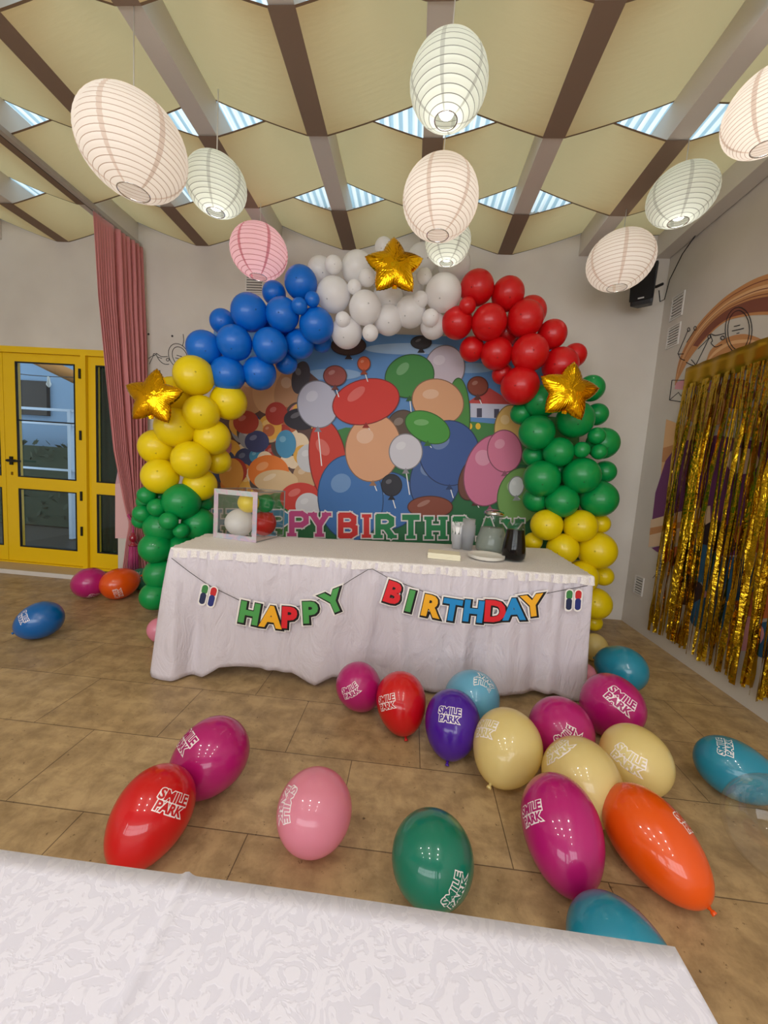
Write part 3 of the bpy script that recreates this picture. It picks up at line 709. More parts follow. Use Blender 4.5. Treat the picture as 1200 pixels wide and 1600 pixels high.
SER = {'H': [(0, 0), (0, 1), (1, 0), (1, 1)], 'A': [(0, 0), (1, 0)], 'P': [(0, 0)], 'Y': [(.5, 0), (0, 1), (1, 1)], 'B': [], 'I': [(.5, 0), (.5, 1)], 'R': [(0, 0), (1, 0)], 'T': [(.5, 0)], 'D': []}
def slab(bm, ch, px, py0, py1, wpx, sw, grow, layer, mi):
    def T(x, y): return (px - wpx / 2 + x * wpx, py0 + (py1 - py0) * y)
    cnt = [0]
    def quad(a, b, w, ext):
        cnt[0] += 1
        a, b = Vector(a), Vector(b); d = (b - a); L_ = d.length; d = d / L_; n_ = Vector((-d.y, d.x)) * w / 2
        a = a - d * ext; b = b + d * ext
        f = bm.faces.new([bm.verts.new(bd(q.x, q.y, layer + cnt[0] * .8)) for q in (a + n_, b + n_, b - n_, a - n_)]); f.material_index = mi; f.normal_update()
        if f.normal.y > 0: f.normal_flip()
    for st in SL[ch]:
        for a, b in zip(st, st[1:]): quad(T(*a), T(*b), sw + grow, (sw * .3 + grow / 2))
    for (x, y) in SER[ch]:
        q = T(x, y); quad((q[0] - sw * .85, q[1]), (q[0] + sw * .85, q[1]), sw * .62 + grow, grow / 2)
word = [('H', 352, 'b'), ('A', 392, 'b'), ('P', 436, 'b'), ('P', 468, 'p'), ('Y', 500, 'p'), ('B', 544, 'r'), ('I', 573, 'r'), ('R', 602, 'g'), ('T', 642, 'g'), ('H', 681, 'g'), ('D', 722, 'g'), ('A', 762, 'g'), ('Y', 800, 'g')]
LC = {'b': mat('letter_blue', C(60, 130, 168), .6), 'p': mat('letter_pink', C(190, 70, 130), .6), 'r': mat('letter_red', C(206, 48, 46), .6), 'g': mat('letter_green', C(36, 128, 76), .6)}
LW = mat('letter_edge', C(222, 216, 216), .6)
for k, (ch, px, c_) in enumerate(word):
    top = 797 + (px - 430) * .033; bot = 838 + (px - 430) * .022; w = 22 if ch != 'I' else 14
    b2 = bmesh.new(); slab(b2, ch, px, bot - 4, top + 4, w, 8.6, 4.2, lay[0] + 20, 0); slab(b2, ch, px, bot - 4, top + 4, w, 8.6, 0, lay[0] + 44, 1)
    obj('printed_letter', b2, [LW, LC[c_]], ban)

# ------------------------------------------------------------------ party table and cloths
TZ = .77
TQ = [Vector((-1.385, 2.14, TZ)), Vector((1.10, 2.31, TZ)), Vector((1.13, 3.16, TZ)), Vector((-1.44, 2.64, TZ))]   # FL FR BR BL
tb = thing('folding_table', 'long trestle table standing under the white plastic skirt', 'table')
def inset(u, v): a = TQ[0].lerp(TQ[1], u); b = TQ[3].lerp(TQ[2], u); return a.lerp(b, v)
bm = bmesh.new(); q = [inset(.006, .02), inset(.994, .02), inset(.994, .98), inset(.006, .98)]
lo = [bm.verts.new((p.x, p.y, TZ - .035)) for p in q]; hi = [bm.verts.new((p.x, p.y, TZ - .006)) for p in q]
bm.faces.new(hi); bm.faces.new(lo[::-1])
for k in range(4): bm.faces.new((lo[k], lo[(k + 1) % 4], hi[(k + 1) % 4], hi[k]))
TWH = mat('table_white', C(215, 212, 208), .4)
obj('tabletop', bm, TWH, tb)
for u, v in ((.06, .1), (.94, .1), (.94, .9), (.06, .9), (.5, .1), (.5, .85)):
    p = inset(u, v); obj('leg', tube(bmesh.new(), [(p.x, p.y, 0), (p.x, p.y, TZ - .035)], .016, 10), TWH, tb)
# skirt
def plastic():
    m = mat('white_plastic_cloth', C(236, 230, 238), .38, transl=.28, spec=.4); n = N(m)
    v = n.coord(scale=(1, 1, .45)); n.bump(n.noise(v, 8, 5, 1.0, .6), .8, .03); return m
SK = plastic()
perim = [TQ[3], TQ[0], TQ[1], TQ[2]]
def smooth_perim(n):
    segs = [(perim[i + 1] - perim[i]).length for i in range(3)]; tot = sum(segs); out = []
    for k in range(n + 1):
        s = tot * k / n; i = 0
        while i < 2 and s > segs[i]: s -= segs[i]; i += 1
        t = s / segs[i]; p = perim[i].lerp(perim[i + 1], t); d = (perim[i + 1] - perim[i]).normalized(); nrm = Vector((d.y, -d.x, 0))
        # blend the normal at corners
        blend = .05
        if i < 2 and (segs[i] - s) < blend:
            d2 = (perim[i + 2] - perim[i + 1]).normalized(); n2 = Vector((d2.y, -d2.x, 0)); w = .5 * (1 - (segs[i] - s) / blend); nrm = nrm.lerp(n2, w).normalized()
        if i > 0 and s < blend:
            d2 = (perim[i] - perim[i - 1]).normalized(); n2 = Vector((d2.y, -d2.x, 0)); w = .5 * (1 - s / blend); nrm = nrm.lerp(n2, w).normalized()
        out.append((p, nrm, tot * k / n, i, t))
    return out, tot
PER, PTOT = smooth_perim(560)
_rs = random.Random(11); fold = [(_rs.uniform(0, PTOT), _rs.uniform(.03, .11), _rs.uniform(.4, 1.0) * _rs.choice((1, 1, -.7)), _rs.uniform(-.12, .12)) for _ in range(46)]
def hem(i, t):
    if i == 0: return .03
    if i == 2: return interp([(0, -.0), (.1, .02), (1, .03)], t)
    return interp([(0, .012), (.09, .02), (.13, .085), (.3, .075), (.36, .02), (.40, .07), (.47, .06), (.52, .02), (.6, .02), (.8, .035), (.93, .06), (.97, .02), (1, .004)], t)
def skirt_pt(k, v):
    p, nrm, s, i, t = PER[k]
    z0 = hem(i, t); z = (TZ - .004) + (z0 - (TZ - .004)) * v
    off = .008 + .018 * v
    g = 0
    for (fs, fw, fa, dr) in fold:
        ds = s - fs - dr * v; g += fa * math.exp(-(ds / (fw * (.5 + .7 * v))) ** 2)
    off += .05 * v ** .7 * g * (1 if abs(g) < 2 else 2 / abs(g))
    off += .0035 * math.sin(s * 95 + 1.5 * math.sin(s * 11)) * max(0, 1 - v * 4) + .0015 * math.sin(s * 210) * max(0, 1 - v * 3)
    cs = min(abs(s - (TQ[0] - TQ[3]).length), 9); cs2 = abs(s - (TQ[0] - TQ[3]).length - (TQ[1] - TQ[0]).length)
    off += .05 * v * math.exp(-(cs / .12) ** 2) + .03 * v * math.exp(-(cs2 / .15) ** 2)
    q = p + nrm * off; q.z = max(z, .003); return q
bm = bmesh.new(); NV = 26
grid(bm, lambda u, v: skirt_pt(int(round(u * 560)), v), 560, NV)
sk = obj('table_skirt', bm, SK); sol = sk.modifiers.new('s', 'SOLIDIFY'); sol.thickness = .0012
tag(sk, 'white pleated plastic skirt hanging to the floor around the party table', 'tablecloth')
# top cover with ruffled edge
def lace():
    m = mat('white_lace_cover', C(238, 232, 228), .7, transl=.1); n = N(m)
    v = n.coord(); vo = n.new('ShaderNodeTexVoronoi'); vo.inputs['Scale'].default_value = 190; n.link(v, vo.inputs[0])
    c_ = n.ramp(vo.outputs[0], [(.1, C(216, 208, 202)), (.45, C(244, 239, 236))]); n.link(c_, n.p.inputs['Base Color']); n.bump(vo.outputs[0], .5, .004); return m
LACE = lace(); bm = bmesh.new()
RNG = [Vector((p.x, p.y, 0)) for p, _, _, _, _ in PER]
cx, cy = -.15, 2.6
rows = []
NB = 60
back = [TQ[2].lerp(TQ[3], k / NB) for k in range(1, NB)]
loop = [(p, nrm, s) for p, nrm, s, i, t in PER] + [(p, Vector((0, 1, 0)), PTOT + k * .04) for k, p in enumerate(back)]
def ring(fn): return [bm.verts.new(fn(p, n_, s)) for p, n_, s in loop]
cv = Vector((cx, cy, TZ + .006))
rr_ = []
for f_ in (.25, .5, .75, .93, 1.0): rr_.append(ring(lambda p, n_, s: Vector((cx + (p.x - cx) * f_, cy + (p.y - cy) * f_, TZ + .006 + .0012 * math.sin(p.x * f_ * 13) * math.sin(p.y * f_ * 9)))))
for off, dz in ((.011, .003), (.013, -.012), (.014, -.028), (.017, -.046)):
    rr_.append(ring(lambda p, n_, s: p + n_ * (off + .004 * math.sin(s * 120) * (.3 if dz > 0 else 1) + .003 * math.sin(s * 47)) + Vector((0, 0, dz + (.004 * math.sin(s * 31) if dz < -.03 else .002 * math.sin(s * 90))))))
ctr = bm.verts.new(cv); nL = len(loop)
for k in range(nL):
    bm.faces.new((ctr, rr_[0][k], rr_[0][(k + 1) % nL])).smooth = True
    for j in range(len(rr_) - 1): bm.faces.new((rr_[j][k], rr_[j + 1][k], rr_[j + 1][(k + 1) % nL], rr_[j][(k + 1) % nL])).smooth = True
tag(obj('table_cover', bm, LACE), 'white textured table cover with a gathered ruffle edge over the skirt', 'tablecloth')

# ------------------------------------------------------------------ garland
def front_pt(px, py, out=.05):
    """point on the plane standing just in front of the skirt"""
    a = TQ[0]; d = (TQ[1] - TQ[0]).normalized(); n_ = Vector((d.y, -d.x, 0)); base = a + n_ * out
    r = ray(px, py); t = (base - CAM).dot(n_) / r.dot(n_); return CAM + r * t
gd = (TQ[1] - TQ[0]).normalized(); gn = Vector((gd.y, -gd.x, 0))
STR = mat('dark_string', C(52, 50, 52), .8)
sp = [(268, 872), (295, 893), (325, 914), (372, 937), (420, 950), (450, 950), (486, 944), (520, 925), (550, 905), (575, 890), (582, 889), (605, 902), (640, 916), (672, 928), (706, 938), (740, 941), (772, 940), (803, 937), (835, 931), (870, 924), (918, 915)]
bm = bmesh.new(); tube(bm, [front_pt(x, y, .042) for x, y in sp], .0018, 6)
tag(obj('garland_string', bm, STR), 'thin dark string of the birthday garland pinned along the white skirt', 'string')
CB = {'g': C(78, 160, 84), 'y': C(244, 178, 40), 'r': C(222, 38, 48), 'b': C(30, 140, 206)}
WCARD = mat('card_white', C(240, 236, 232), .5); BCARD = mat('card_black', C(16, 16, 18), .5)
GN = {'g': 'green', 'y': 'yellow', 'r': 'red', 'b': 'blue'}
def card(ch, px, py, rot, c_, label, hpx=31.5, deco=None):
    p = front_pt(px, py, .05); sc = hpx * camz(p) / F / .70
    t = thing('letter_card', label, 'letter card', p, group='letter cards of the birthday garland')
    a = math.radians(rot)
    Xv = gd * math.cos(a) - Vector((0, 0, 1)) * math.sin(a); Yv = gd * math.sin(a) + Vector((0, 0, 1)) * math.cos(a); Nv = Xv.cross(Yv)
    t.matrix_world = Matrix.Translation(p) @ Matrix(((Xv.x, Yv.x, Nv.x), (Xv.y, Yv.y, Nv.y), (Xv.z, Yv.z, Nv.z))).to_4x4()
    for nm, off, z, m, dx in (('card_edge', .17, 0, WCARD, .012), ('letter_outline', .12, .0012, BCARD, .026), ('letter_face', .06, .0024, mat('card_' + GN[c_], CB[c_], .45), 0)):  # white card edge, black outline layer, coloured letter on top
        vs, fs = flat_text(ch, 1, off * .85, .0007 / sc)
        o = obj(nm, ([(v.x * sc + dx * sc, (v.y - .36) * sc - dx * sc * .8, v.z * sc + z) for v in vs], [], fs), m, t)
    b = bmesh.new()
    for (x, y, s, mm) in (deco or []): pass
    return t
HW = [('H', 390, 957, 8, 'g', 'green letter H card, first of the word HAPPY'), ('A', 424, 963, 4, 'y', 'yellow letter A card in the word HAPPY'), ('P', 451, 964, 0, 'r', 'red letter P card in the word HAPPY'),
      ('P', 484, 956, -6, 'g', 'green letter P card in the word HAPPY'), ('Y', 520, 939, -26, 'g', 'green letter Y card ending the word HAPPY'),
      ('B', 614, 925, 14, 'r', 'red letter B card, first of the word BIRTHDAY'), ('I', 641, 938, 10, 'g', 'green letter I card in the word BIRTHDAY'), ('R', 673, 946, 8, 'y', 'yellow letter R card in the word BIRTHDAY'),
      ('T', 706, 952, 5, 'b', 'blue letter T card in the word BIRTHDAY'), ('H', 740, 954, 2, 'b', 'blue letter H card in the word BIRTHDAY'), ('D', 773, 954, -1, 'r', 'red letter D card in the word BIRTHDAY'),
      ('A', 803, 951, -6, 'b', 'blue letter A card in the word BIRTHDAY'), ('Y', 832, 945, -12, 'y', 'yellow letter Y card ending the word BIRTHDAY')]
for a in HW: card(*a)
for px, py, rot, lab in ((325, 931, 12, 'plain green and red pendant at the left end of the garland'), (896, 938, -3, 'plain green and red pendant at the right end of the garland')):
    p = front_pt(px, py, .05); t = thing('garland_pendant', lab, 'pendant', p, group='pendants at the garland ends'); a = math.radians(rot)
    Xv = gd * math.cos(a) - Vector((0, 0, 1)) * math.sin(a); Yv = gd * math.sin(a) + Vector((0, 0, 1)) * math.cos(a); Nv = Xv.cross(Yv)
    t.matrix_world = Matrix.Translation(p) @ Matrix(((Xv.x, Yv.x, Nv.x), (Xv.y, Yv.y, Nv.y), (Xv.z, Yv.z, Nv.z))).to_4x4()
    def capsule(cx_, cy_, w, h, z, m, nm, sl=0):
        b = bmesh.new(); n_ = 24; pts = []
        for k in range(n_):
            aa = 2 * PI * k / n_; pts.append((cx_ + w / 2 * math.cos(aa), cy_ + (h / 2 - w / 2) * (1 if math.sin(aa) >= 0 else -1) + w / 2 * math.sin(aa)))
        lo = [b.verts.new((x + y * sl, y, z)) for x, y in pts]; hi = [b.verts.new((x + y * sl, y, z + .001)) for x, y in pts]
        b.faces.new(hi); b.faces.new(lo[::-1])
        for k in range(n_): b.faces.new((lo[k], lo[(k + 1) % n_], hi[(k + 1) % n_], hi[k]))
        obj(nm, b, m, t)
    for sx, top, low in ((-1, (60, 130, 70), (34, 44, 80)), (1, (196, 40, 44), (40, 50, 120))):
        capsule(sx * .026, 0, .05, .135, 0, WCARD, 'card_edge'); capsule(sx * .026, .033, .036, .055, .0012, mat('pend_%d' % top[0], C(*top), .5), 'upper_patch'); capsule(sx * .026, -.022, .034, .07, .0024, mat('pend_low_%d' % low[2], C(*low), .5), 'lower_patch')

# ------------------------------------------------------------------ things on the party table
TT = TZ + .0085
# clear gift box
pA, pB, pC = onz(333, 839, TT), onz(400, 848, TT), onz(430, 833, TT)
ex = (pB - pA); Wb = ex.length; ex.normalize(); ey = Vector((-ex.y, ex.x, 0)); ez = Vector((0, 0, 1))
bx = thing('clear_gift_box', 'clear cube box with iridescent silver frame holding small balloons, on the left of the table', 'box', pA)
bx.matrix_world = Matrix.Translation(pA) @ Matrix(((ex.x, ey.x, 0), (ex.y, ey.y, 0), (0, 0, 1))).to_4x4()
Hb = Wb * .98
def irid():
    m = mat('iridescent_silver', C(215, 220, 225), .22, metal=.7); n = N(m); v = n.coord(which='Object')
    c_ = n.ramp(n.noise(v, 14, 2, 1), [(.3, C(190, 226, 232)), (.45, C(226, 228, 232)), (.55, C(232, 206, 230)), (.7, C(200, 214, 238))]); n.link(c_, n.p.inputs['Base Color']); return m
IR = irid(); b = bmesh.new(); w = Wb * .1
for (x0, x1, z0, z1) in ((0, Wb, 0, w), (0, Wb, Hb - w, Hb), (0, w, w, Hb - w), (Wb - w, Wb, w, Hb - w)): box(b, x0, x1, 0, .003, z0, z1)
obj('front_frame', b, IR, bx)
b = bmesh.new(); e_ = .006
GR = mat('box_edge_grey', C(150, 150, 148), .4)
for x in (0, Wb - e_): 
    box(b, x, x + e_, Wb - e_, Wb, 0, Hb)
    for z in (0, Hb - e_): box(b, x, x + e_, .003, Wb, z, z + e_)
for z in (0, Hb - e_): box(b, 0, Wb, Wb - e_, Wb, z, z + e_)
obj('edge_frame', b, GR, bx)
FILM2 = clear_film('clear_panel', .10, .5, (.93, .94, .93, 1))
b = bmesh.new(); g = .002
for f in (((g, .001, g), (Wb - g, .001, g), (Wb - g, .001, Hb - g), (g, .001, Hb - g)), ((g, Wb - g, g), (Wb - g, Wb - g, g), (Wb - g, Wb - g, Hb - g), (g, Wb - g, Hb - g)), ((g, g, g), (g, Wb - g, g), (g, Wb - g, Hb - g), (g, g, Hb - g)), ((Wb - g, g, g), (Wb - g, Wb - g, g), (Wb - g, Wb - g, Hb - g), (Wb - g, g, Hb - g)), ((g, g, Hb - g), (Wb - g, g, Hb - g), (Wb - g, Wb - g, Hb - g), (g, Wb - g, Hb - g))):
    b.faces.new([b.verts.new(q) for q in f])
obj('clear_panels', b, FILM2, bx)
def boxball(fx, fy, fz, fr, col, label):
    c = pA + ex * (Wb * fx) + ey * (Wb * fy) + ez * (Hb * fz + .002)
    e = thing('small_balloon', label, 'balloon', c, group='small balloons inside the clear box')
    obj('latex_body', balloon_verts(Wb * fr, 1.02, 24, 16), bmat(col), e); k = obj('knot', knot_bm(Wb * fr * 1.0, 1.02), bmat(col), e); e.rotation_euler = (fx * 2 + 1.9, fy, 0); return e
boxball(.38, .32, .31, .285, 'white', 'small white balloon inside the clear box')
boxball(.62, .26, .755, .21, 'yellow', 'small yellow balloon inside the clear box')
boxball(.70, .70, .28, .26, 'arch red', 'small red balloon inside the clear box')
boxball(.74, .66, .72, .19, 'green', 'small dark green balloon inside the clear box, above the red one')
boxball(.25, .76, .24, .21, 'green', 'small green balloon at the back of the clear box')
# jugs
def clearmat(name, col, ior=1.4): return mat(name, col, .02, trans=1, ior=ior)
JG = clear_film('jug_glass', .015, .28, (.93, .95, .94, 1))
def prof_scale(pr, k): return [(a * k, b * k) for a, b in pr]
def jug(px, py, k, outer, liquid, liqmat, label, lid):
    p = onz(px, py, TT); e = thing('drink_jug', label, 'jug', p)
    obj('glass_body', lathe(bmesh.new(), prof_scale(outer, k), 40), JG, e)
    lq = obj('liquid', lathe(bmesh.new(), prof_scale(liquid, k), 40), liqmat, e)
    return e, p
outer = [(0, .002), (.062, .002), (.072, .012), (.075, .03), (.068, .075), (.052, .125), (.043, .15), (.042, .185)]
e, p = jug(766, 862, 1.5, outer, [(0, .005), (.06, .005), (.070, .014), (.073, .03), (.066, .075), (.052, .118), (0, .118)], mat('cloudy_water', C(196, 204, 198), .15, transl=.5, alpha=.75), 'water jug with silver lid on the party table', True)
b = bmesh.new(); lathe(b, prof_scale([(.0, .205), (.02, .206), (.034, .2), (.046, .195), (.048, .186), (.045, .18), (0, .18)], 1.5), 32); obj('lid', b, CHROME, e)['label'] = 'silver metal lid'
obj('handle', tube(bmesh.new(), [tuple(1.5 * q for q in v) for v in [(.012, -.045, .165), (.014, -.075, .16), (.014, -.088, .13), (.013, -.085, .10), (.012, -.066, .085)]], .009, 8), JG, e)
e.rotation_euler[2] = .25
outer2 = [(0, .002), (.045, .002), (.055, .012), (.058, .035), (.053, .08), (.044, .13), (.040, .16), (.038, .175), (.034, .185)]
e, p = jug(801, 875, 1.38, outer2, [(0, .005), (.044, .005), (.053, .014), (.056, .035), (.0515, .08), (.043, .128), (.0400, .148), (0, .148)], mat('dark_cola', C(8, 4, 6), .08, spec=.25), 'glass jug of dark cola at the right end of the things on the table', True)
b = bmesh.new(); lathe(b, prof_scale([(0, .21), (.018, .208), (.031, .196), (.036, .182), (.036, .172), (.03, .168)], 1.33), 24); obj('lid', b, JG, e)['label'] = 'clear domed lid'
obj('handle', tube(bmesh.new(), [tuple(1.38 * q for q in v) for v in [(-.006, -.040, .150), (-.012, -.062, .148), (-.012, -.066, .12), (-.01, -.062, .095), (-.006, -.052, .088)]], .007, 8), JG, e)
# cup stack
p = onz(729, 859, TT); CUPM = mat('cup_plastic', C(240, 242, 245), .25, transl=.5, alpha=.2)
t = thing('cup_stack', 'tall stack of clear plastic cups on the party table', 'cups', p)
for k in range(9):
    b = lathe(bmesh.new(), [(0, .001), (.024, .001), (.034, .085), (.0355, .087)], 28); o = obj('cup', b, CUPM, t); o.location = (0, 0, .002 + .0105 * k); o.rotation_euler[2] = 0
    if k > 5: o.scale = (.88, .88, 1)
t.scale = (1.5, 1.5, 1.32)
# cutlery cup
p = onz(713, 857, TT); t = thing('cutlery_cup', 'clear cup of white plastic forks on the party table', 'cup', onz(713, 857, TT))
obj('cup', lathe(bmesh.new(), [(0, .001), (.022, .001), (.029, .075), (.0305, .077)], 28), mat('cup_milky', C(225, 228, 232), .3, transl=.5, alpha=.85), t)
t.scale = (1.5, 1.5, 1.45)
for k in range(7):
    a = k * .9; b = bmesh.new(); bx_, by_ = .012 * math.cos(a), .012 * math.sin(a); tx, ty = .026 * math.cos(a), .026 * math.sin(a)
    d_ = Vector((tx - bx_, ty - by_, .12)).normalized(); s0 = Vector((bx_, by_, .006)); tg = Vector((-math.sin(a), math.cos(a), 0))
    def pt(h, w, o=0): return s0 + d_ * h + tg * w + Vector((math.cos(a), math.sin(a), 0)) * o
    prof = [(0, .003), (.07, .003), (.085, .009), (.10, .011), (.108, .010)]
    L1 = [b.verts.new(pt(h, -w)) for h, w in prof]; R1 = [b.verts.new(pt(h, w)) for h, w in prof]; L2 = [b.verts.new(pt(h, -w, .0016)) for h, w in prof]; R2 = [b.verts.new(pt(h, w, .0016)) for h, w in prof]
    for i in range(4):
        b.faces.new((L1[i], R1[i], R1[i + 1], L1[i + 1])); b.faces.new((R2[i], L2[i], L2[i + 1], R2[i + 1])); b.faces.new((L2[i], L1[i], L1[i + 1], L2[i + 1])); b.faces.new((R1[i], R2[i], R2[i + 1], R1[i + 1]))
    for q in (-.008, -.0027, .0027, .008):
        tube(b, [pt(.106, q, .001), pt(.128, q * .9, .003)], [.0016, .0008], 5)
    f = tag(obj('plastic_fork', b, mat('white_plastic', C(240, 240, 240), .3)), 'white plastic fork standing in the clear cutlery cup', 'fork', 'plastic forks in the cutlery cup'); f.location = p + Vector((0, 0, .002)); f.scale = (1.45,) * 3
# plates
p = onz(759, 873, TT); PLM = mat('white_plate', C(240, 237, 228), .3)
for k in range(4):
    b = lathe(bmesh.new(), [(0, .004), (.055, .004), (.062, .005), (.084, .013), (.087, .0135), (.0865, .0115), (.064, .002), (.056, .001), (0, .001)], 48)
    o = tag(obj('party_plate', b, PLM), ['bottom white plate of the stack on the party table', 'second white plate from the bottom of the stack', 'third white plate from the bottom of the stack', 'top white plate of the stack on the party table'][k], 'plate', 'white plates stacked on the table'); o.location = p + Vector((0, 0, .0045 * k)); o.scale = (1.38, 1.38, 1.25)
# napkins
pa, pb_, pc_ = onz(668, 872, TT), onz(719, 877, TT), onz(727, 862, TT)
ux = (pb_ - pa); wn = ux.length; ux.normalize(); uy = Vector((-ux.y, ux.x, 0))
t = thing('napkin_pile', 'flat pile of cream paper napkins left of the plates', 'napkins', pa)
t.matrix_world = Matrix.Translation(pa) @ Matrix(((ux.x, uy.x, 0), (ux.y, uy.y, 0), (0, 0, 1))).to_4x4()
for k in range(7): o = obj('napkin', boxm(0, wn, 0, wn * .62, 0, .0048, bev=.0015), mat('cream_paper', C(238, 232, 206), .8), t); o.location = (.0015 * math.sin(k * 2), .001 * math.cos(k * 3), (.0052) * k)

# ------------------------------------------------------------------ foreground table with damask cloth
def damask():
    m = mat('white_damask', C(222, 219, 226), .5, sheen=.3); n = N(m)
    v = n.coord(scale=(1, 1, 1)); a = n.noise(v, 36, 2, 2.6, .5)
    f = n.ramp(a, [(.47, (0, 0, 0, 1)), (.53, (1, 1, 1, 1))])
    n.link(n.mix(f, C(214, 213, 227), C(223, 222, 235)), n.p.inputs['Base Color'])
    n.link(n.ramp(a, [(.47, (.55,) * 3 + (1,)), (.53, (.42,) * 3 + (1,))]), n.p.inputs['Roughness'])
    n.bump(f, .12, .002); return m
FT = .74; fx0, fx1, fy0, fy1 = -1.6, .367, -.42, .447
t = thing('foreground_table', 'dining table under the white damask cloth at the bottom', 'table')
obj('tabletop', boxm(fx0 + .01, fx1 - .012, fy0 + .01, fy1 - .012, FT - .035, FT - .006, bev=.004), TWH, t)
for x in (fx0 + .1, fx1 - .1):
    for y in (fy0 + .1, fy1 - .1): obj('leg', boxm(x - .025, x + .025, y - .025, y + .025, 0, FT - .035), TWH, t)
bm = bmesh.new()
def top_fn(u, v):
    x = fx0 + (fx1 - fx0) * u; y = fy0 + (fy1 - fy0) * v
    z = FT + .0
    cr = x - (-.262 + (y - .446) * -.06); z += .006 * math.exp(-(cr / .006) ** 2)
    z += .0025 * math.exp(-((x - .02 - .15 * (y - .4)) / .035) ** 2) * (.5 + .5 * math.sin(y * 9 + 1)) + .0015 * math.sin(x * 7 + y * 5)
    return Vector((x, y, z))
NU, NW = 420, 40
V = grid(bm, top_fn, NU, NW)
def drape(edge, dirv, ph, hang=.26):
    prev = edge
    for j in range(1, 11):
        q = j / 10; row = []
        for k, v0 in enumerate(edge):
            s = k * .02 * (1 if len(edge) > 100 else 4); c0 = v0.co
            out = .006 * min(1, q * 3) + .02 * q * (1 + math.sin(s * 3.1 + ph)) * .8 + .012 * q * math.sin(s * 7.7 + ph)
            row.append(bm.verts.new((c0.x + dirv[0] * out, c0.y + dirv[1] * out, c0.z - .004 * min(1, q * 5) - hang * (q - .05 if q > .05 else 0))))
        for k in range(len(row) - 1): bm.faces.new((prev[k], row[k], row[k + 1], prev[k + 1])).smooth = True
        prev = row
    return prev
cols = []
er = [V[NU][j] for j in range(NW + 1)]; ef = [V[i][NW] for i in range(NU + 1)]
# one continuous drape: far edge then right edge, corner flares outward
loop = [(v, (0, 1), i * .0047) for i, v in enumerate(ef)] + [(v, (1, 0), NU * .0047 + (NW - j) * .0217) for j, v in reversed(list(enumerate(er)))][1:]
prev = [v for v, _, _ in loop]; nlp = len(loop); ci = NU
for j in range(1, 13):
    q = j / 12; row = []
    for k, (v, d2, s) in enumerate(loop):
        w = max(0, 1 - abs(k - ci) / 14) if k >= ci else max(0, 1 - (ci - k) / 50)
        dx, dy = d2
        if w > 0:
            dx, dy = (dx + w * .8, dy) if d2[1] else (dx, dy + w * .8 if k > ci else dy); L_ = math.hypot(dx, dy); dx, dy = dx / L_, dy / L_
        out = .007 * min(1, q * 3) + q * (.012 * (1 + math.sin(s * 12)) + .07 * w * w)
        row.append(bm.verts.new((v.co.x + dx * out, v.co.y + dy * out, FT - .27 * q - .002 + .0 * w)))
    for k in range(nlp - 1): bm.faces.new((prev[k], row[k], row[k + 1], prev[k + 1])).smooth = True
    prev = row
bmesh.ops.recalc_face_normals(bm, faces=bm.faces[:])
cl = obj('damask_tablecloth', bm, damask()); tag(cl, 'white damask tablecloth with a pressed crease in the foreground', 'tablecloth')
sol = cl.modifiers.new('s', 'SOLIDIFY'); sol.thickness = .0012; sol.offset = 1

# ------------------------------------------------------------------ pink curtain and tassel
def curtain_fn(u, v):
    """u across (0 near edge, 1 at the wall), v down"""
    z = 3.325 + (.015 - 3.325) * v
    nx = interp([(0, -2.85), (.35, -2.87), (.6, -2.88), (.80, -2.86), (.83, -2.85), (1, -2.88)], v); ny = interp([(0, 3.28), (.2, 3.33), (.4, 3.43), (.6, 3.53), (.75, 3.64), (.82, 3.70), (.88, 3.66), (1, 3.62)], v)
    fx = interp([(0, -2.80), (.3, -2.76), (.6, -2.74), (.82, -2.79), (1, -2.58)], v); fy = interp([(0, 3.83), (.8, 3.82), (.83, 3.8), (1, 3.80)], v)
    x = nx + (fx - nx) * u; y = ny + (fy - ny) * u
    d = Vector((fx - nx, fy - ny, 0)).normalized(); n_ = Vector((d.y, -d.x, 0))
    amp = interp([(0, .02), (.1, .03), (.5, .03), (.8, .018), (.84, .018), (1, .04)], v) * (1.0 if u > .3 else .35 + u * 2)
    amp *= 1 if u > .36 else .25
    a = amp * math.sin(2 * PI * (u ** 1.6) * 8 + .8 * math.sin(v * 5) + 1.1 * math.sin(u * 11)) * (.75 + .35 * math.sin(u * 17 + 1)); a += .01 * math.sin(2 * PI * u * 21 + v * 6) * min(1, v * 4)
    return Vector((x, y, z)) + n_ * a
bm = bmesh.new(); grid(bm, curtain_fn, 150, 60)
tc = thing('pink_curtain', 'dusty pink curtain tied back in the corner beside the yellow doors', 'curtain')
def pinkcloth():
    m = mat('dusty_pink_satin', C(212, 132, 134), .55, sheen=.4, transl=.12); n = N(m); n.bump(n.noise(n.coord(scale=(1, 1, .2)), 12, 3), .2, .01); return m
PK = pinkcloth(); o = obj('cloth_panel', bm, PK, tc); s_ = o.modifiers.new('s', 'SOLIDIFY'); s_.thickness = .002
bm = bmesh.new()
for k in range(14):
    u = k / 13 * .96 + .02; y = 3.28 + .55 * u; tube(bm, [(-2.855, y, ZL - .045), (-2.855 + .002, y, 3.31)], .004, 5)
obj('curtain_hooks', bm, mat('hook_grey', C(190, 185, 180), .4), tc)
tk = curtain_fn(.2, .825)
ct = thing('curtain_tassel', 'magenta tassel with bead hanging from the curtain tie', 'tassel', tk + Vector((.03, -.07, 0)))
MG = mat('magenta_silk', C(176, 30, 104), .5, sheen=.5)
bm = bmesh.new(); tube(bm, [(.05, .05, .03), (.02, 0, 0), (-.05, .02, .06), (-.09, .09, .11)], .008, 8); tube(bm, [(0, 0, .02), (0, 0, -.06)], .006, 8); obj('tie_cord', bm, MG, ct)
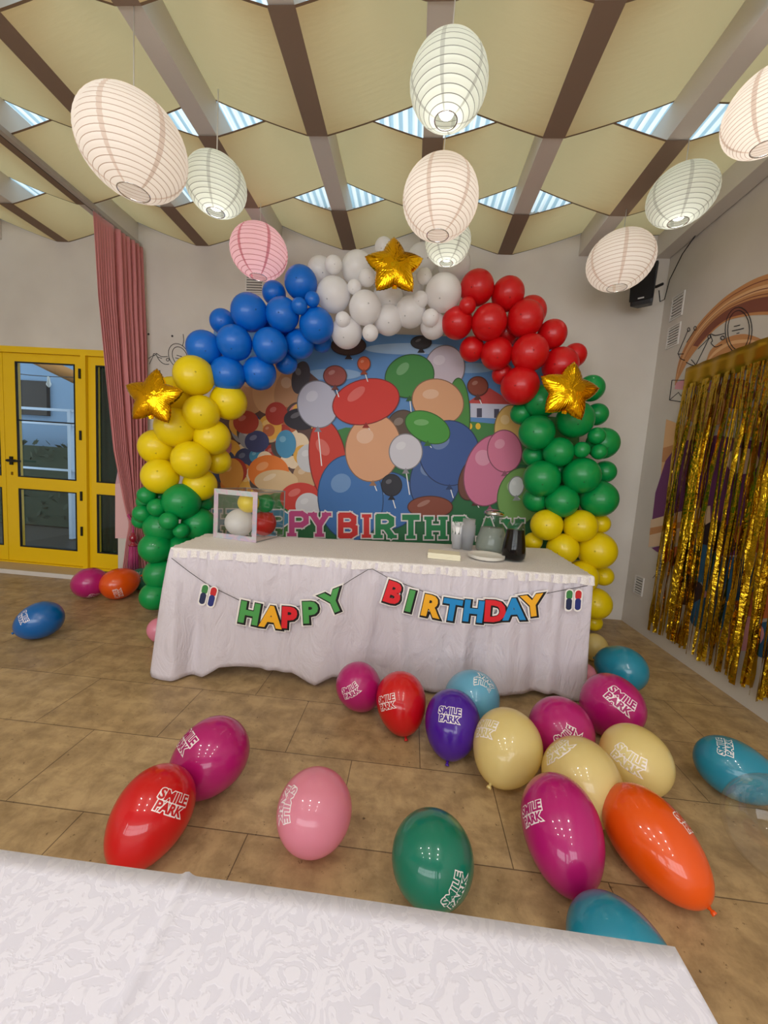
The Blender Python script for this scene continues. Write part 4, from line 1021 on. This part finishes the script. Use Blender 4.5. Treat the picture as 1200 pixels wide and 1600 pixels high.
obj('bead', lathe(bmesh.new(), [(0, -.045), (.012, -.048), (.014, -.06), (.022, -.066), (.027, -.085), (.022, -.10), (.012, -.108), (.016, -.118), (.03, -.128), (.03, -.135), (0, -.136)], 20), mat('red_bead', C(150, 24, 50), .2, coat=1), ct)
bm = bmesh.new()
for k in range(46):
    a = k * 2.4; rr = .028 * math.sqrt((k + .5) / 46); tube(bm, [(rr * .8 * math.cos(a), rr * .8 * math.sin(a), -.133), (rr * 1.15 * math.cos(a), rr * 1.15 * math.sin(a), -.30 + random.uniform(-.006, .006))], .0042, 5)
obj('fringe', bm, MG, ct)['kind'] = 'stuff'
ct.scale = (1.5,) * 3; ct.location = tk + Vector((.075, -.08, 0))

# ------------------------------------------------------------------ loudspeaker, vents, wall drawings
p = ony(1007, 446, 3.60)
t = thing('loudspeaker', 'black loudspeaker mounted high in the right corner beside the beam', 'loudspeaker', p)
t.rotation_euler = (math.radians(12), 0, math.radians(-38))
b = bmesh.new(); box(b, -.10, .10, -.09, .09, -.16, .15, bev=.02)
for v in b.verts:
    if v.co.z < -.08: v.co.x *= .82; v.co.y = v.co.y * .9
    if v.co.y > 0: v.co.x *= .72
obj('cabinet', b, BLACK, t)
b = bmesh.new(); box(b, -.086, .086, -.098, -.088, -.125, .135, bev=.004); obj('grille', b, mat('speaker_grille', C(10, 10, 12), .8), t)
b = bmesh.new(); box(b, -.022, .022, -.1005, -.0975, -.115, -.105); obj('badge', b, mat('badge_grey', C(190, 190, 190), .4), t)['label'] = 'small grey maker badge'
b = bmesh.new(); tube(b, [(0, .085, 0), (.06, .16, 0), (.1, .2, .02)], .012, 8); obj('bracket', b, BLACK, t)
b = bmesh.new(); tube(b, [(2.0, 3.66, 3.02), (2.07, 3.75, 2.97), (2.145, 3.82, 3.02), (2.155, 3.8, 3.18), (2.15, 3.66, 3.32), (2.15, 3.5, 3.4)], .004, 6)
tag(obj('speaker_cable', b, BLACK), 'thin black cable running from the loudspeaker up the corner', 'cable')
VW = mat('vent_white', C(214, 210, 206), .5); VD = mat('vent_shadow', C(120, 116, 112), .8)
def vent(wall, pts, label, slats=7):
    x0, x1, z0, z1 = pts    # along-wall range, height range
    b = bmesh.new(); b2 = bmesh.new()
    def bx3(bm_, a0, a1, d0, d1, zz0, zz1):
        if wall == 'right': box(bm_, XR - d1, XR - d0, a0, a1, zz0, zz1)
        else: box(bm_, a0, a1, YB - d1, YB - d0, zz0, zz1)
    w = .012
    bx3(b, x0, x1, .0005, .010, z0, z0 + w); bx3(b, x0, x1, .0005, .010, z1 - w, z1); bx3(b, x0, x0 + w, .0005, .010, z0 + w, z1 - w); bx3(b, x1 - w, x1, .0005, .010, z0 + w, z1 - w)
    t = thing('wall_vent', label, 'vent', (0, 0, 0), group='white slatted wall vents')
    obj('frame', b, VW, t); bx3(b2, x0 + w, x1 - w, .0005, .002, z0 + w, z1 - w); obj('backing', b2, VD, t)
    for k in range(slats):
        b3 = bmesh.new(); z = z0 + w + (z1 - z0 - 2 * w) * (k + .25) / slats; bx3(b3, x0 + w, x1 - w, .002, .009, z, z + (z1 - z0) / slats * .45); obj('slat', b3, VW, t)
def rw(px, py): p = onx(px, py, XR); return p.y, p.z
vent('right', (rw(1068, 480)[0], rw(1050, 480)[0], rw(1058, 497)[1], rw(1058, 462)[1]), 'upper white vent high on the right wall beside the corner')
vent('right', (rw(1062, 525)[0], rw(1044, 525)[0], rw(1053, 541)[1], rw(1053, 509)[1]), 'second white vent on the right wall, just below the upper one')
vent('right', (rw(1006, 915)[0], rw(992, 915)[0], rw(999, 930)[1], rw(999, 900)[1]), 'low white vent near the floor on the right wall', 6)
vb = ony(398, 445, YB); vent('back', (vb.x - .09, vb.x + .09, vb.z - .09, vb.z + .1), 'white vent on the back wall behind the pink lantern')
# flat painted shapes and line drawings on the walls
def wall_poly(bm, wall, pts, mi, k=1):
    d = .0012 + .0008 * k; vs = []
    for x, y in pts: vs.append(bm.verts.new(onx(x, y, XR - d) if wall == 'right' else ony(x, y, YB - d)))
    try: f = bm.faces.new(vs)
    except ValueError: return
    f.material_index = mi; f.normal_update()
    if (wall == 'right' and f.normal.x > 0) or (wall == 'back' and f.normal.y > 0): f.normal_flip()
def ribbon(bm, L, R_, mi, k):
    """strip between two pixel polylines"""
    for i in range(len(L) - 1): wall_poly(bm, 'right', [L[i], L[i + 1], R_[i + 1], R_[i]], mi, k)
def catmull(p, n=8):
    out = []
    for i in range(len(p) - 1):
        p0, p1, p2, p3 = p[max(i - 1, 0)], p[i], p[i + 1], p[min(i + 2, len(p) - 1)]
        for s in range(n):
            t = s / n; out.append(tuple(.5 * (2 * p1[a] + (p2[a] - p0[a]) * t + (2 * p0[a] - 5 * p1[a] + 4 * p2[a] - p3[a]) * t * t + (3 * p1[a] - p0[a] - 3 * p2[a] + p3[a]) * t ** 3) for a in (0, 1)))
    return out + [p[-1]]
MUM = [mat('mural_tan', C(200, 142, 92), .7), mat('mural_light', C(226, 180, 132), .7), mat('mural_brown', C(132, 76, 60), .7), mat('mural_purple', C(112, 56, 108), .7), mat('mural_cream', C(226, 196, 164), .7), mat('mural_blue', C(44, 92, 130), .7), mat('mural_pink', C(214, 150, 160), .7), mat('mural_dark', C(52, 36, 44), .7), mat('mural_orange', C(206, 112, 66), .7), mat('mural_mauve', C(158, 104, 150), .7)]
bm = bmesh.new()
oL = catmull([(1054, 602), (1062, 560), (1085, 515), (1115, 480), (1150, 452), (1200, 428), (1290, 410)]); oR = catmull([(1055, 602), (1078, 560), (1105, 527), (1130, 505), (1155, 496), (1200, 492), (1290, 500)])
ribbon(bm, oL, oR, 0, 1)
mid = [tuple(a[i] * .45 + b[i] * .55 for i in (0, 1)) for a, b in zip(oL, oR)]; m2 = [tuple(a[i] * .75 + b[i] * .25 for i in (0, 1)) for a, b in zip(oL, oR)]; m3 = [tuple(a[i] * .6 + b[i] * .4 for i in (0, 1)) for a, b in zip(oL, oR)]
ribbon(bm, mid[12:], [tuple(a[i] * .08 + b[i] * .92 for i in (0, 1)) for a, b in zip(oL, oR)][12:], 2, 2); ribbon(bm, m2, m3, 1, 2)
for f_ in (.12, .33, .47): ribbon(bm, [tuple(a[i] * (1 - f_) + b[i] * f_ for i in (0, 1)) for a, b in zip(oL, oR)][4:], [tuple(a[i] * (1 - f_ - .025) + b[i] * (f_ + .025) for i in (0, 1)) for a, b in zip(oL, oR)][4:], 2, 3)
a1 = catmull([(1104, 562), (1112, 545), (1135, 528), (1160, 522), (1180, 526), (1195, 535), (1230, 570)]); a2 = catmull([(1106, 570), (1125, 560), (1142, 552), (1158, 550), (1175, 546), (1190, 552), (1215, 585)]); ribbon(bm, a1, a2, 0, 1)
ribbon(bm, [tuple(a[i] * .7 + b[i] * .3 for i in (0, 1)) for a, b in zip(a1, a2)], [tuple(a[i] * .5 + b[i] * .5 for i in (0, 1)) for a, b in zip(a1, a2)], 1, 2)
wall_poly(bm, 'right', [(1041, 655), (1075, 668), (1100, 655), (1100, 760), (1031, 760), (1036, 700)], 1, 1); wall_poly(bm, 'right', [(1036, 700), (1070, 690), (1100, 700), (1100, 720), (1034, 722)], 0, 2)
wall_poly(bm, 'right', [(1062, 690), (1120, 680), (1250, 700), (1250, 860), (1110, 870), (1019, 812), (1024, 770), (1040, 720)], 3, 3); wall_poly(bm, 'right', [(1058, 692), (1068, 700), (1056, 730), (1053, 770), (1048, 730)], 9, 4)
wall_poly(bm, 'right', [(1017, 812), (1060, 800), (1110, 790), (1110, 835), (1050, 850), (1013, 855)], 4, 4); wall_poly(bm, 'right', [(1016, 825), (1100, 808), (1100, 816), (1015, 836)], 0, 5)
wall_poly(bm, 'right', [(1018, 856), (1045, 850), (1040, 868), (1026, 862)], 3, 4)
wall_poly(bm, 'right', [(1056, 598), (1075, 590), (1130, 600), (1130, 612), (1054, 608)], 6, 1)
for (x, y, s, mi_) in [(1105, 640, 34, 0), (1150, 615, 30, 2), (1195, 660, 36, 0), (1160, 720, 26, 4), (1150, 790, 40, 3), (1200, 780, 36, 4), (1185, 830, 42, 8), (1125, 840, 34, 7), (1090, 880, 38, 5), (1140, 905, 44, 5), (1190, 930, 46, 8), (1075, 925, 26, 7), (1110, 960, 34, 5), (1160, 990, 34, 6), (1200, 1000, 36, 5), (1175, 880, 26, 4), (1065, 870, 22, 8), (1095, 930, 14, 6)]:
    wall_poly(bm, 'right', [(x + s * math.cos(a * PI / 12), y + s * .8 * math.sin(a * PI / 12)) for a in range(24)], mi_, 5 + (hash((x, y)) % 7))
bmesh.ops.recalc_face_normals(bm, faces=[])
tag(obj('wall_mural', bm, MUM), 'painted mural of golden ribbons and purple and blue patches behind the gold foil curtain', 'mural')
INKL = mat('drawing_ink', C(34, 34, 40), .8)
def lines(bm, wall, L, w=.0035):
    for pl in L:
        P3 = [onx(x, y, XR - .003) if wall == 'right' else ony(x, y, YB - .003) for x, y in pl]; tube(bm, P3, w, 4)
def circ(cx, cy, rx, ry, a0=0, a1=360, rot=0, n=24):
    o = []
    for k in range(n + 1):
        a = math.radians(a0 + (a1 - a0) * k / n); x, y = rx * math.cos(a), ry * math.sin(a); c_, s_ = math.cos(math.radians(rot)), math.sin(math.radians(rot)); o.append((cx + x * c_ - y * s_, cy + x * s_ + y * c_))
    return o
bm = bmesh.new()
lines(bm, 'back', [circ(279, 556, 15, 20, rot=-25), circ(281, 557, 11, 16, rot=-25), catmull([(262, 557), (252, 557), (244, 552), (247, 560), (252, 566), (258, 569), (264, 569)]), catmull([(247, 558), (253, 560)]), [(276, 555), (284, 557)], [(274, 559), (286, 562)], [(232, 560), (240, 555), (233, 569)], catmull([(286, 522), (287, 532), (285, 541)]), circ(254, 600, 9, 9, 180, 340), circ(262, 562, 2.2, 2.2), circ(241, 554, 1.6, 1.6)], .003)
lines(bm, 'back', [circ(269, 525, 1, 1), circ(249, 580, 1, 1), circ(232, 522, 1, 1)], .004)
tag(obj('wall_drawing', bm, INKL), 'black line drawing of a winged disc beside the pink curtain', 'wall drawing')
for L_, lab in (([circ(1154, 516, 21, 36, 0, 360), circ(1154, 516, 17, 31), [(1147, 510), (1156, 508)], [(1144, 517), (1162, 513)], [(1151, 521), (1155, 520)], catmull([(1132, 521), (1118, 524), (1110, 522), (1113, 532), (1111, 536), (1118, 542), (1128, 538)]), circ(1129, 528, 3, 3)], 'black line drawing of a winged disc under the golden ribbon mural'),
                ([[(1059, 553), (1075, 516)], [(1073, 535), (1086, 515)], circ(1076, 515, 2, 3), circ(1086, 513, 2, 3), [(1059, 553), (1068, 553)], catmull([(1060, 553), (1063, 560), (1070, 563)]), catmull([(1072, 566), (1080, 570), (1087, 571), (1080, 562)]), [(1087, 571), (1108, 528), (1091, 545)], circ(1108, 526, 2, 3)], 'black line drawing of a leaning crown at the top left corner of the gold curtain'),
                ([[(1046, 625), (1050, 594), (1075, 594)], [(1046, 625), (1060, 613), (1064, 619), (1068, 613), (1074, 618)], [(1046, 625), (1072, 629)]], 'black line drawing of an envelope half hidden by the gold curtain edge'),
                ([circ(1031, 884, 5, 8), circ(1031, 884, 2.5, 4), [(1020, 903), (1027, 895), (1030, 898)]], 'small black spiral drawing low on the right wall, above the lowest vent')):
    bm = bmesh.new(); lines(bm, 'right', L_, .0028); tag(obj('wall_drawing', bm, INKL), lab, 'wall drawing')
bm = bmesh.new()
wall_poly(bm, 'back', [(179, 700), (186, 712), (184, 735), (180, 757), (190, 760), (200, 790), (212, 800), (205, 700)], 0, 1); wall_poly(bm, 'back', [(180, 757), (190, 754), (200, 780), (230, 800), (230, 842), (180, 841)], 1, 2)
tag(obj('wall_patch', bm, [mat('patch_mauve', C(204, 160, 172), .7), mat('patch_pink', C(222, 180, 180), .7)]), 'pale pink painted cloud patch on the wall between door and curtain', 'wall painting')

# ------------------------------------------------------------------ gold foil fringe curtain
def foil():
    m = mat('gold_fringe_foil', C(206, 168, 36), .22, metal=1); n = N(m); v = n.coord(which='Object', scale=(1, 1, 1))
    n.bump(n.noise(v, 28, 3, .6), .6, .02); return m
FO = foil(); gc = thing('foil_curtain', 'shimmering gold foil fringe curtain taped to the right wall', 'foil curtain', (0, 0, 0))
cy0, cy1, cz1 = 1.95, 3.40, 2.305
bm = bmesh.new(); grid(bm, lambda u, v: Vector((XR - .022 - .004 * math.sin(u * 60), cy0 + (cy1 - cy0) * u, cz1 - .16 * v - .01 * abs(math.sin(u * 47)) * (v > .99))), 200, 3)
hb = obj('header_band', bm, mat('gold_band', C(190, 150, 34), .34, metal=.9), gc); s_ = hb.modifiers.new('s', 'SOLIDIFY'); s_.thickness = .001
rs = random.Random(5); ns_ = 98
for k in range(ns_):
    y = cy0 + .008 + (cy1 - cy0 - .016) * (k + rs.uniform(-.35, .35)) / (ns_ - 1); y = min(max(y, cy0), cy1)
    w = rs.uniform(.0045, .0115) if rs.random() < .75 else .016; bot = .10 + rs.uniform(0, .09); a0 = rs.uniform(-.4, .4); tw = rs.uniform(-1.3, 1.3); ph = rs.uniform(0, 6); dy = rs.uniform(-.025, .03); xo = rs.uniform(.026, .05)
    bm = bmesh.new(); nseg = 46; prev = None
    for j in range(nseg + 1):
        v = j / nseg; z = cz1 - .14 - (cz1 - .14 - bot) * v; a = a0 * min(1, v * 5) + tw * v + .5 * math.sin(v * 15 + ph) * v; ww = w * (1 + .2 * math.sin(v * 50 + ph))
        x = XR - .022 - (xo - .022) * min(1, v * 3) - .006 * math.sin(v * 8 + ph); yy = y + dy * v + .006 * math.sin(v * 6 + ph)
        c_, s_ = math.cos(a) * ww, math.sin(a) * ww
        cur = (bm.verts.new((x + s_, yy - c_, z)), bm.verts.new((x - .0012, yy, z)), bm.verts.new((x - s_, yy + c_, z)))
        if prev:
            bm.faces.new((prev[0], prev[1], cur[1], cur[0])); bm.faces.new((prev[1], prev[2], cur[2], cur[1]))
        prev = cur
    obj('foil_strand', bm, FO, gc)
